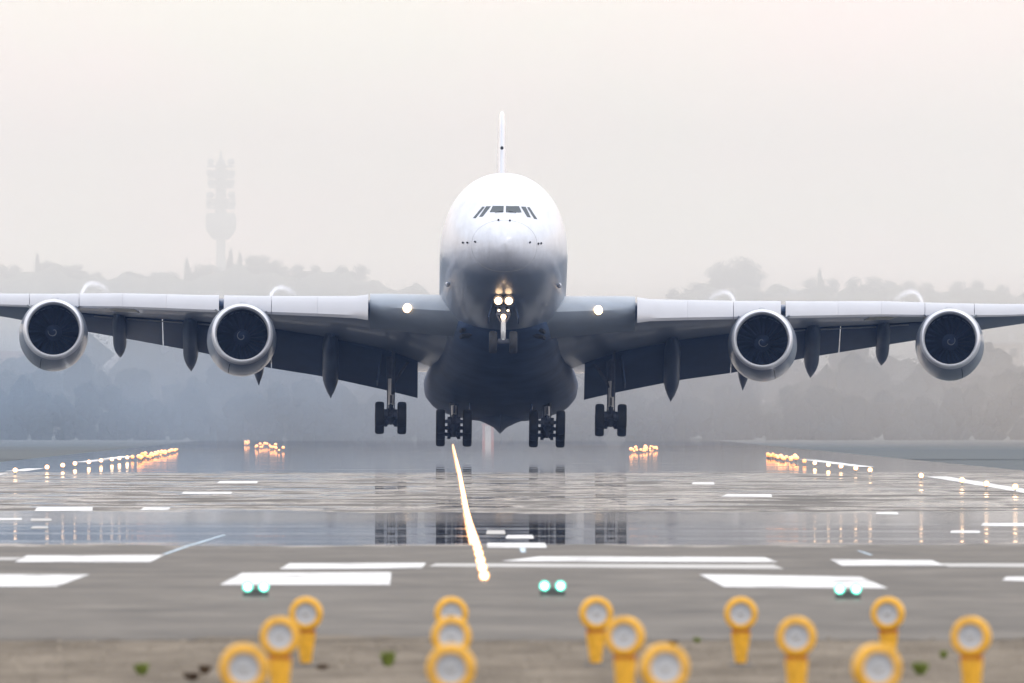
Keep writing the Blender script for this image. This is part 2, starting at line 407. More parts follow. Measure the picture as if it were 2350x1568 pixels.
tag(mb.build('hill', M['hill']), kind='structure')

def make_tree(name, h, kind):
    t = empty(name, (0,0,0))
    mb = MB(); mb.tube([(0,0,-1.5),(0,0,h*.25),(h*.015,0,h*.6)], [h*.035,h*.028,h*.012], 8)
    for k in range(5):
        a = k*1.3; z = h*(.25+.07*k)
        mb.tube([(0,0,z),(math.cos(a)*h*.1,math.sin(a)*h*.1,z+h*.1),(math.cos(a)*h*.2,math.sin(a)*h*.2,z+h*.2)], [h*.014,h*.01,h*.004], 6)
    mb.build('trunk', M['bark'], t)
    c = MB(); cs = []; rs = []
    if kind == 'round':
        for k in range(16):
            a = random.random()*6.28; q = random.random()**.6*h*.26
            cs.append((math.cos(a)*q*1.25, math.sin(a)*q*1.25, h*(.28+.55*random.random()))); rs.append(h*(.10+.10*random.random()))
    else:
        for k in range(14):
            f = k/13; cs.append((random.gauss(0,h*.025), random.gauss(0,h*.025), h*(.12+.85*f))); rs.append(h*(.115*(1-f)**.7+.02))
    leaf_cloud(c, cs, rs, 6000, h*.014)
    fast_build(c, 'crown', M['leaf'], t)
    return t
rt = make_tree('broadleaf_tree', 9.0, 'round'); ct = make_tree('cypress_tree', 10.0, 'tall')
first = {'r': True, 'c': True}
spots = []
for px, k, s in ((90,'c',.9),(112,'r',.8),(150,'r',.7),(185,'r',.8),(300,'r',.6),(318,'r',.55),(360,'r',.6),(432,'c',.95),(455,'r',.8),(478,'r',.75),(530,'c',1.0),(552,'c',.85),(580,'r',.9),(610,'r',.95),(640,'r',.8),(690,'r',.7),(725,'r',.7),(790,'r',.75),(822,'r',.8),(30,'r',.7),(8,'r',.75),(230,'r',.55),(390,'r',.6),(1545,'r',.7),(1590,'r',.8),(1640,'r',.8),(1662,'r',1.3),(1690,'r',1.45),(1712,'r',1.1),(1880,'c',1.0),(1866,'r',.8),(1905,'r',.8),(1960,'r',.9),(1995,'r',.95),(2040,'r',.8),(2090,'r',.8),(2130,'r',.75),(2200,'r',.85),(2240,'r',.9),(2300,'r',.8)):
    spots.append((px, k, s))
for px, k, s in spots:
    src = rt if k == 'r' else ct
    o = src if first[k] else copy_tree(src)
    first[k] = False
    X = (px-VPX)*(HY)/FPX
    o.location = (X, HY-20, hill_h(X)-6.3); o.scale = (s*1.5, s*1.5, s) if k == 'r' else (s*1.1, s*1.1, s); o.rotation_euler = (0,0,random.random()*6.28)
    side = 'left hill below the lattice tower' if px < 1100 else 'right hill behind the aeroplane wing'
    tag(o, ('hazy round-crowned tree on the ' if k == 'r' else 'hazy narrow pointed tree on the ')+side, 'tree', 'hazy trees on the '+('left' if px < 1100 else 'right')+' hill crest')

def building(loc, wdt, dep, h, storeys, cols, wall, label, roof='flat'):
    b = empty('apartment_building', loc)
    MB().box((0,0,h/2-1), (wdt,dep,h+2)).build('wall', wall, b, smooth=False)
    if roof == 'flat':
        MB().box((0,0,h+.25), (wdt+.5,dep+.5,.5)).box((wdt*.2,0,h+1.2), (wdt*.2,dep*.3,1.6)).build('roof', M['concrete'], b, smooth=False)
    else:
        a, c = wdt/2+.5, dep/2+.5
        MB().add([(-a,-c,h),(a,-c,h),(a,c,h),(-a,c,h),(-a,0,h+wdt*.2),(a,0,h+wdt*.2)], [(0,1,5,4),(2,3,4,5),(0,4,3),(1,2,5),(0,3,2,1)]).build('roof', M['roof'], b, smooth=False)
    for i in range(storeys):
        for j in range(cols):
            x = -wdt/2+wdt*(j+.5)/cols; z = h*(i+.5)/storeys
            MB().box((x,-dep/2-.02,z), (wdt/cols*.45,.12,h/storeys*.5)).build('window', M['pane'], b, smooth=False)
    return tag(b, label, 'building')
def at(px, Y, dz): 
    X = (px-VPX)*Y/FPX; return (X, Y, dz)
building(at(1800, 5300, 0), 12, 10, 36.5, 8, 4, M['wallpale'], 'faint pale block between trees on the right hill, left of the pointed tree')
building(at(480, 5300, 0), 13, 10, 36, 8, 4, M['wallpale'], 'faint pale block on the left hill beside the tower foot')
building(at(2308, 3400, 0), 5.5, 8, 15.5, 5, 2, M['wallpale'], 'pale tall block in mist near the right frame edge, beyond the right outer engine', 'flat')
building(at(2275, 3450, 0), 4.0, 7, 12.5, 4, 2, M['wallred'], 'lower reddish block in mist left of the pale block at the right frame edge', 'gable')
building(at(30, 3400, 0), 6.0, 8, 13.0, 4, 2, M['wallred'], 'faint pinkish house in mist near the left frame edge, under the left outer engine', 'gable')

TY = 7000.0
ts = FPX/TY
def tz(py): return CAMH+(VPY-py)/ts
tw = empty('communication_tower', ((507-VPX)/ts, TY, 0))
z0, z1, z2, z3 = tz(548), tz(490), tz(372), tz(345)
MB().lathe([(0,2.6),(z0*.5,2.0),(z0+1,1.7)], 20, 'z', cap0=True, cap1=True).build('shaft', M['concrete'], tw)
MB().lathe([(z0-.3,3.0),(z0+2.2,5.0),(z0+3.5,5.7),(z1-2.0,5.9),(z1,5.5),(z1+.2,2.5)], 28, 'z', cap0=True, cap1=True).build('drum', M['concrete'], tw)
MB().tube([(0,0,z1-1),(0,0,z2)], [2.2,1.9], 12).build('core', M['concrete'], tw)
for k, (py, wd) in enumerate(((478,5.4),(458,5.6),(430,4.9),(408,5.1),(382,5.2))):
    z = tz(py)
    MB().lathe([(z-.35,wd),(z+.35,wd)], 20, 'z', cap0=True, cap1=True).build('platform', M['concrete'], tw)
    for a in range(6):
        an = a*math.pi/3+.4*k
        d = MB(); d.lathe([(0,.1),(.25,.85),(.7,1.3)], 12, 'y', c=(math.cos(an)*wd*.85, math.sin(an)*wd*.85-.6, z+1.7), cap0=True)
        d.tube([(math.cos(an)*wd*.85, math.sin(an)*wd*.85, z),(math.cos(an)*wd*.85, math.sin(an)*wd*.85, z+2.4)], .16, 6)
        d.build('antenna', M['concrete'], tw)
MB().tube([(0,0,z2-1),(0,0,z3-1.5),(0,0,z3)], [.9,.5,.15], 8).build('mast', M['concrete'], tw)
tag(tw, 'faint telecom tower with antenna platforms above a drum, rising through haze over the left hill', 'tower')

ht = vp(1120, 1012); 
hu = empty('equipment_hut', (ht.x+.0, ht.y, -.012))
MB().box((0,0,.75),(1.1,1.4,1.5)).build('wall', M['hutwhite'], hu, smooth=False)
MB().box((0,0,1.58),(1.3,1.6,.16)).build('roof', M['red'], hu, smooth=False)
MB().box((-.42,-.72,.75),(.26,.05,1.5)).box((.42,-.72,.75),(.26,.05,1.5)).build('corner_stripe', M['red'], hu, smooth=False)
tag(hu, 'small red and white hut beyond the runway, just left of the belly point', 'hut')

# ------------------------------------------------------------------ the airliner
PITCH, ROLL = R(8.5), R(.60)
O = Vector((0, 38.5, -7.0))         # body frame: x to the right of the picture, y aft from the nose, z up from the fuselage centreline
plane = empty('airliner', (3.14, 1049.5, 1.07), (-PITCH, ROLL, 0))
tag(plane, 'white four-engined double-deck jet airliner lifting off nose up over the wet runway', 'aeroplane')
def part(mb, name, m, parent=None, **kw):
    p = parent if parent else plane
    return mb.build(name, m, p, off=O, **kw)

FUS = [ # y, half width, top, bottom, height of the widest line
 (0.0,.02,-1.68,-1.72,-1.70),(.12,.46,-1.28,-2.10,-1.70),(.35,.86,-.98,-2.38,-1.68),(.8,1.32,-.60,-2.74,-1.64),(1.4,1.74,-.24,-3.02,-1.58),
 (2.1,2.12,.12,-3.25,-1.50),(2.9,2.45,.58,-3.45,-1.40),(3.8,2.74,1.14,-3.64,-1.28),(5.0,3.02,1.84,-3.82,-1.12),(6.3,3.23,2.53,-3.96,-.98),
 (7.8,3.40,3.16,-4.07,-.84),(9.4,3.50,3.68,-4.14,-.74),(11.0,3.55,4.00,-4.18,-.68),(13.0,3.57,4.17,-4.20,-.65),(16,3.57,4.20,-4.20,-.65),(24,3.57,4.2,-4.2,-.65),
 (34,3.57,4.2,-4.2,-.65),(44,3.57,4.2,-4.2,-.65),(48,3.52,4.2,-3.95,-.55),(52,3.30,4.18,-3.3,-.3),(57,2.75,4.05,-2.2,.2),(62,2.0,3.7,-.9,.9),(67,1.15,3.2,.55,1.6),(70.5,.5,2.8,1.4,2.1),(71.3,.25,2.55,1.7,2.12)]
def fus_interp(y):
    ys = [f[0] for f in FUS]
    return [float(np.interp(y, ys, [f[k] for f in FUS])) for k in range(1, 5)]
def fus_ring(w_, zt, zb, zm, y, n=72):
    r = []
    for k in range(n):
        a = 2*math.pi*k/n; c, s = math.cos(a), math.sin(a)
        e = 2.12 if s > 0 else 2.25
        x = w_*math.copysign(abs(c)**(2/e), c)
        z = zm + ((zt-zm) if s > 0 else (zm-zb))*math.copysign(abs(s)**(2/e), s)
        r.append((x, y, z))
    return r
def fus_mat():
    m = mat('fuselage_paint', (.55,.58,.66), .32, coat=.22); t = m.node_tree; L = t.links.new; b = t.nodes['Principled BSDF']
    tcn = N(t, 'ShaderNodeTexCoord'); sep = N(t, 'ShaderNodeSeparateXYZ'); L(tcn.outputs['Object'], sep.inputs[0])
    # grey belly paint that carries the underside shade, edge climbing towards the widest line
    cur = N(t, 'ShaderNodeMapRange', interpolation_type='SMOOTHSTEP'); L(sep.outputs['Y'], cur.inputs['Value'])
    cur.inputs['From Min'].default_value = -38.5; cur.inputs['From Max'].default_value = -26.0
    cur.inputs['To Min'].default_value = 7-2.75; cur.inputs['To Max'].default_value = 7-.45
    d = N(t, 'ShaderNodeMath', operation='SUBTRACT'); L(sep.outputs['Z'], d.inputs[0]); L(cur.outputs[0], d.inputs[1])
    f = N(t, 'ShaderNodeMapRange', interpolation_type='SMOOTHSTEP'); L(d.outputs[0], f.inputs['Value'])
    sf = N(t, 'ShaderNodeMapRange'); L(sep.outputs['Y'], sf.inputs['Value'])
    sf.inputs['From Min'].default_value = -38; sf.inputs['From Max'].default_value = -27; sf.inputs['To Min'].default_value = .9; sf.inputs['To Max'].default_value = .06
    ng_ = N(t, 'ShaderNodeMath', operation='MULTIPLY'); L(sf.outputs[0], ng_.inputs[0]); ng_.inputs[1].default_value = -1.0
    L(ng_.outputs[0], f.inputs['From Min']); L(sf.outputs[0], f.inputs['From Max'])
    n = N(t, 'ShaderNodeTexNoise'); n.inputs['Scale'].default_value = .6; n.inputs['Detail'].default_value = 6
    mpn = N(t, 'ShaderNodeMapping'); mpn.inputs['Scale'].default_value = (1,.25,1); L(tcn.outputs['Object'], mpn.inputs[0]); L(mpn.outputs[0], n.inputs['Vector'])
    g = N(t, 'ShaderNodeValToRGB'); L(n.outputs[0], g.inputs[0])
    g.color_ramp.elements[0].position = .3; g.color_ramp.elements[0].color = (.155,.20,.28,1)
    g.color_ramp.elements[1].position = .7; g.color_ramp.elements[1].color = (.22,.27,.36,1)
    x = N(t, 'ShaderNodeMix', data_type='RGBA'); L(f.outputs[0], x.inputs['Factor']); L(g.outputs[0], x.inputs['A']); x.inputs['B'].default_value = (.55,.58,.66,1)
    n3 = N(t, 'ShaderNodeTexNoise'); n3.inputs['Scale'].default_value = 1.1; n3.inputs['Detail'].default_value = 7; n3.inputs['Roughness'].default_value = .7
    mp3 = N(t, 'ShaderNodeMapping'); mp3.inputs['Scale'].default_value = (1.6,.5,.45); L(tcn.outputs['Object'], mp3.inputs[0]); L(mp3.outputs[0], n3.inputs['Vector'])
    g3 = N(t, 'ShaderNodeValToRGB'); L(n3.outputs[0], g3.inputs[0])      # faint rain streaks and soot on the white paint
    g3.color_ramp.elements[0].position = .32; g3.color_ramp.elements[0].color = (.47,.49,.55,1)
    g3.color_ramp.elements[1].position = .58; g3.color_ramp.elements[1].color = (.57,.60,.68,1)
    L(g3.outputs[0], x.inputs['B'])
    L(x.outputs['Result'], b.inputs['Base Color'])
    return m
ring_ys = sorted(set([f[0] for f in FUS] + [.05,.22,.55,1.1,1.75,2.5,3.3,4.4,5.6,7,8.6,10.2,12,14.5,46,50,54.5,59.5,64.5]))
rings = []
import bisect
def fus_smooth(y):
    """smooth (monotone cubic) interpolation of the body table"""
    ys = [f[0] for f in FUS]; i = min(max(bisect.bisect_right(ys, y)-1, 0), len(ys)-2)
    out_ = []
    for k in range(1, 5):
        v = [f[k] for f in FUS]
        def sl(j):
            if j <= 0 or j >= len(ys)-1:
                j0 = min(max(j, 0), len(ys)-2); return (v[j0+1]-v[j0])/(ys[j0+1]-ys[j0])
            a = (v[j]-v[j-1])/(ys[j]-ys[j-1]); b = (v[j+1]-v[j])/(ys[j+1]-ys[j])
            return 0 if a*b <= 0 else 2*a*b/(a+b)
        h = ys[i+1]-ys[i]; t = (y-ys[i])/h
        out_.append((2*t**3-3*t**2+1)*v[i]+(t**3-2*t**2+t)*h*sl(i)+(-2*t**3+3*t**2)*v[i+1]+(t**3-t**2)*h*sl(i+1))
    return out_
def fus_point(y, x, upper=True, push=0.0):
    w_, zt, zb, zm = fus_smooth(y); e = 2.12 if upper else 2.25
    q = min(abs(x)/w_, .999); z = (1-q**e)**(1/e)
    return Vector((x, y, zm+(zt-zm)*z if upper else zm-(zm-zb)*z))
for y in ring_ys: rings.append(fus_ring(*fus_smooth(y), y))
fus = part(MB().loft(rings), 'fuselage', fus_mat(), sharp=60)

# cockpit windows: panes laid on the nose, standing 2 cm proud
def screen_to_nose(px, py, push):
    """spot on the upper nose surface that lies behind picture point (px, py), found by walking the body"""
    best = None
    sc_ = FPX/1014.0
    bx = (px-1154.0)/sc_
    for y in np.linspace(.3, 8, 400):
        w_, zt, zb, zm = fus_smooth(y)
        if abs(bx) >= w_: continue
        p = fus_point(y, bx)
        zw = 1.07 + (p.z-O.z)*math.cos(PITCH) - (p.y-O.y)*math.sin(PITCH)
        Yw = 1049.5 + (p.y-O.y)*math.cos(PITCH)
        v = VPY-FPX*(zw-CAMH)/Yw
        if best is None or abs(v-py) < best[0]: best = (abs(v-py), p)
    p = best[1]; e = .02
    a = fus_point(p.y+e, p.x)-p; b = fus_point(p.y, p.x+e)-p
    n = a.cross(b).normalized()
    if n.y > 0: n = -n
    return p+n*push, n
def pane(q, name='cockpit_window'):
    g = 5; front = []; back = []
    for i in range(g+1):
        for j in range(g+1):
            u, v = i/g, j/g
            px = (q[0][0]*(1-u)+q[1][0]*u)*(1-v)+(q[3][0]*(1-u)+q[2][0]*u)*v
            py = (q[0][1]*(1-u)+q[1][1]*u)*(1-v)+(q[3][1]*(1-u)+q[2][1]*u)*v
            p, n = screen_to_nose(px, py, .02); front.append(p); back.append(p-n*.06)
    mb = MB(); m = (g+1)**2; fs = []
    for i in range(g):
        for j in range(g):
            a = i*(g+1)+j; fs.append((a, a+1, a+g+2, a+g+1)); fs.append((a+m, a+g+1+m, a+g+2+m, a+1+m))
    edge = [i*(g+1) for i in range(g+1)] + [g*(g+1)+j for j in range(1, g+1)] + [i*(g+1)+g for i in range(g-1, -1, -1)] + [j for j in range(g-1, 0, -1)]
    for k in range(len(edge)):
        a, b = edge[k], edge[(k+1) % len(edge)]; fs.append((a, b, b+m, a+m))
    mb.add(front+back, fs)
    return part(mb, name, M['glass'], sharp=50)
for q in ([(1120,487),(1151.5,487),(1152,473),(1127,473)],[(1157,487),(1193,487),(1187,473),(1157,473)]): pane(q)
for q in ([(1096,498),(1104,497),(1122,474),(1112,474)],[(1082,501),(1088,501),(1108,475),(1103,475)],
          [(1206,497),(1214,498),(1202,474),(1192,474)],[(1222,501),(1229,502),(1211,475),(1206,475)]): pane(q)
# probes and sensor plates on the cheeks
for px, py in ((1070,566),(1088,560),(1060,575),(1212,560),(1232,563),(1238,574),(1140,506),(1166,507)):
    bx = (px-1154)/41.6
    p, n = screen_to_nose(px, min(py, 560), .03)
    part(MB().tube([p-n*.08, p+n*.05], .055, 8), 'probe', M['dark'])
for s in (-1, 1):       # pale sensor bumps at the shoulders of the belly
    p = fus_point(9.0, s*3.05, False)
    part(MB().lathe([(-.3,.03),(-.18,.12),(.15,.12),(.3,.02)], 10, 'y', c=(p.x+s*.06, p.y, p.z-.03)), 'probe', M['white'])

seam = mat('panel_seam', (.38,.39,.41), .5)
for yy in (1.5,):
    w_, zt, zb, zm = fus_smooth(yy); ring = fus_ring(w_+.003, zt+.003, zb-.003, zm, yy, 60)
    part(MB().tube(ring+ring[:1], .008, 5, cap=False), 'panel_seam', seam)
for px0, px1 in ((1133,1149),(1180,1163)):      # wipers under the front panes
    a, n_ = screen_to_nose(px0, 489, .04); b, n_ = screen_to_nose(px1, 486, .05)
    part(MB().tube([a, b], .018, 6), 'wiper', M['dark'])
# belly fairing
BF = [(14.5,1.2,-3.2,-4.1),(16.5,2.3,-2.6,-4.42),(19,2.9,-2.3,-4.72),(22.5,3.16,-2.1,-4.95),(27,3.36,-2.0,-5.08),(31,3.62,-2.0,-5.13),(34,3.95,-2.05,-5.16),(37,4.24,-2.1,-5.17),(40,4.42,-2.2,-5.15),(42.5,4.38,-2.25,-5.06),(44.5,4.15,-2.4,-4.95),(47,3.6,-2.6,-4.65),(49.5,2.6,-3.0,-4.2),(51,1.4,-3.1,-3.7)]
rings = []
for y, hw, zt, zb in BF:
    zm = zb+(zt-zb)*.55; r = []
    for k in range(56):
        a = 2*math.pi*k/56; c, s = math.cos(a), math.sin(a); e = 2.3
        r.append((hw*math.copysign(abs(c)**(2/e), c), y, zm+((zt-zm) if s > 0 else (zm-zb))*math.copysign(abs(s)**(2/e), s)))
    rings.append(r)
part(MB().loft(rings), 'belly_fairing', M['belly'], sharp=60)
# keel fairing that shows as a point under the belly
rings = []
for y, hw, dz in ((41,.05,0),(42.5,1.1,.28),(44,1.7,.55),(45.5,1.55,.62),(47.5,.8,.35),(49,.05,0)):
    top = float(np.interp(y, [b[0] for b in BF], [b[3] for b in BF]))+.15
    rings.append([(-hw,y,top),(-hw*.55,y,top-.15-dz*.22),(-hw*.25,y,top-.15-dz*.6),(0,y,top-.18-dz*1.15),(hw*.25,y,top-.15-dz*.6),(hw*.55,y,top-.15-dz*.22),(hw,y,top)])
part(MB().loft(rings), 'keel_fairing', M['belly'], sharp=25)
# air inlets in the belly shoulder
for s in (-1, 1):
    mb = MB()
    y0 = 17.2
    for k, zz in enumerate((-3.92,-4.22)):
        mb.box((s*1.95, y0-.25+.3*k, zz), (.82,.75,.15), Matrix.Rotation(s*R(12), 3, 'Y') @ Matrix.Rotation(s*R(-10), 3, 'Z'))
    part(mb, 'air_inlet', M['dark'], smooth=False)
part(MB().box((0,8.2,-4.16),(.9,2.2,.06)), 'gear_bay', M['dark'], smooth=False)

# wings
ST = [ # x, LE(y,z), rear lower (y,z), trailing edge of the lowered flap (y,z), upper bulge, lower bulge, rear thickness
 (2.6,17.0,-3.02,35.2,-3.75,39.4,-5.1,1.5,.75,.55),(3.8,17.8,-2.85,35.0,-3.4,39.0,-4.75,1.4,.70,.5),(6.6,19.8,-2.40,34.6,-2.42,38.8,-4.1,1.2,.62,.48),
 (10.2,22.5,-1.92,34.2,-1.75,38.8,-3.35,.95,.52,.42),(13.3,24.8,-1.52,34.2,-1.30,39.5,-2.78,.8,.45,.36),(17.3,27.8,-.98,36.5,-.62,41.2,-1.65,.66,.38,.3),
 (21.5,30.8,-.42,39.3,.05,43.2,-.62,.56,.33,.26),(25.5,33.7,.0,41.5,.70,45.0,.33,.48,.28,.22),(28.7,36.0,.38,43.2,1.25,46.2,1.05,.42,.25,.19),(34,39.9,1.2,45.3,2.1,47.6,2.1,.32,.2,.14),(39.6,44.2,2.3,47.2,2.9,48.4,3.0,.16,.1,.06)]
def st(x):
    xs_ = [s[0] for s in ST]; return [float(np.interp(x, xs_, [s[k] for s in ST])) for k in range(1, 10)]
NS = 14
def box_section(x, s):
    ly, lz, ry, rz, ty, tz_, tu, tl, rt_ = st(x); pts = []
    for k in range(NS+1):                      # lower side from the nose aft
        f = k/NS; f2 = f**1.6; g = math.sqrt(max(f2,0))*(1-f2)*2.1*(1-.15*f2)
        pts.append((s*x, ly+(ry-ly)*f2, lz+(rz-lz)*f2-tl*g))
    for k in range(NS, 0, -1):
        f = k/NS; f2 = f**1.6; g = math.sqrt(f2)*(1-f2)*2.1
        pts.append((s*x, ly+(ry-ly)*f2, lz+(rz+rt_-lz)*f2+tu*g))
    return pts
def flap_section(x, s, gap=.10, chord0=0.0):
    ly, lz, ry, rz, ty, tz_, tu, tl, rt_ = st(x)
    ay, az = ry-.35, rz-gap+.02; th = .13*(ty-ay)
    pts = []
    n = 10
    for k in range(n+1):
        f = (k/n)**1.5; g = math.sqrt(f)*(1-f)*2
        pts.append((s*x, ay+(ty-ay)*f, az+(tz_-az)*f - th*.25*g))
    for k in range(n-1, 0, -1):
        f = (k/n)**1.5; g = math.sqrt(f)*(1-f)*2
        pts.append((s*x, ay+(ty-ay)*f, az+.04+(tz_+.03-az)*f + th*g))
    return pts
def slat_section(x, s):
    ly, lz, ry, rz, ty, tz_, tu, tl, rt_ = st(x); h = .072*(ty-ly)
    if x < 8: h *= 1.12
    out_ = [(.55,.60),(.05,.56),(-.35,.40),(-.66,.14),(-.84,-.18),(-.90,-.44),(-.80,-.56),(-.60,-.40),(-.42,-.08),(-.1,.18),(.3,.36),(.6,.50)]
    return [(s*x, ly+a*h, lz+.02+b*h) for a, b in out_]
def droop_section(x, s):
    ly, lz, ry, rz, ty, tz_, tu, tl, rt_ = st(x); h = .062*(ty-ly)
    out_ = [(1.6,1.02),(.7,.80),(.1,.52),(-.24,.26),(-.30,.06),(-.16,-.16),(.25,-.40),(.85,-.60),(1.5,-.74),(1.5,.3)]
    return [(s*x, ly+a*h, lz+b*h) for a, b in out_]
def arange(a, b, step):
    n = max(1, int(round((b-a)/step))); return [a+(b-a)*k/n for k in range(n+1)]
wings = {}
for s in (-1, 1):
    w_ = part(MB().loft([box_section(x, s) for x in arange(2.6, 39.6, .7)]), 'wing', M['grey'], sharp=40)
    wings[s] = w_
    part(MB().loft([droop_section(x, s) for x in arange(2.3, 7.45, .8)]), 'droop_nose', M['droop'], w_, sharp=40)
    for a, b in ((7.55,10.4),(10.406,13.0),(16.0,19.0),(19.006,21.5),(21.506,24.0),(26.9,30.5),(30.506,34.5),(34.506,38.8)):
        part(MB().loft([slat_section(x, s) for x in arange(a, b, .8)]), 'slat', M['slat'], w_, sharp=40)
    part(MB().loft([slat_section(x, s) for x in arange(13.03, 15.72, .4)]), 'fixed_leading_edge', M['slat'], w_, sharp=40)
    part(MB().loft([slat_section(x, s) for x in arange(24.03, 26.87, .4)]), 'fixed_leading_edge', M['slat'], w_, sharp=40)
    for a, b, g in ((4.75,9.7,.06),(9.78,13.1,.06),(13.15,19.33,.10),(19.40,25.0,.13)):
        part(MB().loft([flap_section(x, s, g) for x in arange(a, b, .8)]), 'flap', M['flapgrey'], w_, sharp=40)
    for a, b in ((16.4,17.3),(18.2,21.4),(22.25,23.3)):
        pts = []
        for x in arange(a, b, .5):
            ly, lz, ry, rz = st(x)[:4]; pts.append((s*x, ry-.32, rz-.17))
        part(MB().tube(pts, .04, 8), 'slot_light', M['slat'], w_)  # white tube stands in for daylight showing through the flap slot
    for a, b in ((25.1,31.5),(31.6,38.6)):
        part(MB().loft([flap_section(x, s, .02) for x in arange(a, b, .8)]), 'aileron', M['grey'], w_, sharp=40)
    # flap track fairings
    for x, ln, dr, rad in ((9.72,8.6,.95,.60),(13.85,7.6,.95,.46),(17.75,7.2,1.0,.56),(21.85,6.4,.95,.50)):
        ly, lz, ry, rz, ty, tz_, tu, tl, rt_ = st(x)
        y0 = ry-ln*.42; z0_ = lz+(rz-lz)*((y0-ly)/(ry-ly))-tl*.5
        y1 = ty+1.3; z1_ = tz_-dr
        rings = []
        for k in range(17):
            f = k/16; r = rad*max(.03, math.sin(math.pi*min(.95, f*.93+.05))**.55)
            r = rad*min(1, (f/.22+.05))**.5*(1.0 if f < .68 else max(.03, 1-((f-.68)/.32)**1.35))
            y = y0+(y1-y0)*f; z = z0_+(z1_-z0_)*(f**1.25)
            rings.append([(s*x+.78*r*math.cos(a), y, z+1.25*r*math.sin(a)) for a in [2*math.pi*q/18 for q in range(18)]])
        part(MB().loft(rings), 'flap_track_fairing', M['canoe'], w_, sharp=50)
    # landing lamp in the wing root
    lx = 5.35; ly, lz = st(lx)[0], st(lx)[1]
    part(MB().lathe([(-.14,.02),(-.10,.16),(.0,.23),(.3,.25)], 18, 'y', c=(s*lx, ly-.56, lz+.10), cap0=True, cap1=True), 'landing_light', M['landing'], w_)
    # pale access patch under the wing outboard of the inner engine
    q = []
    for (x, f) in ((22.5,.16),(20.9,.16),(20.6,.34),(22.0,.34)):
        a, b_ = None, None
        ly, lz, ry, rz, ty, tz_, tu, tl, rt_ = st(x); g = math.sqrt(f)*(1-f)*2.1*(1-.15*f)
        q.append((s*x, ly+(ry-ly)*f, lz+(rz-lz)*f-tl*g-.03))
    part(MB().add(q+[(a, b, c+.04) for a, b, c in q], [(0,1,2,3),(4,7,6,5),(0,4,5,1),(1,5,6,2),(2,6,7,3),(3,7,4,0)]), 'access_panel', mat('panel_cream', (.62,.58,.46), .5), w_, smooth=False)

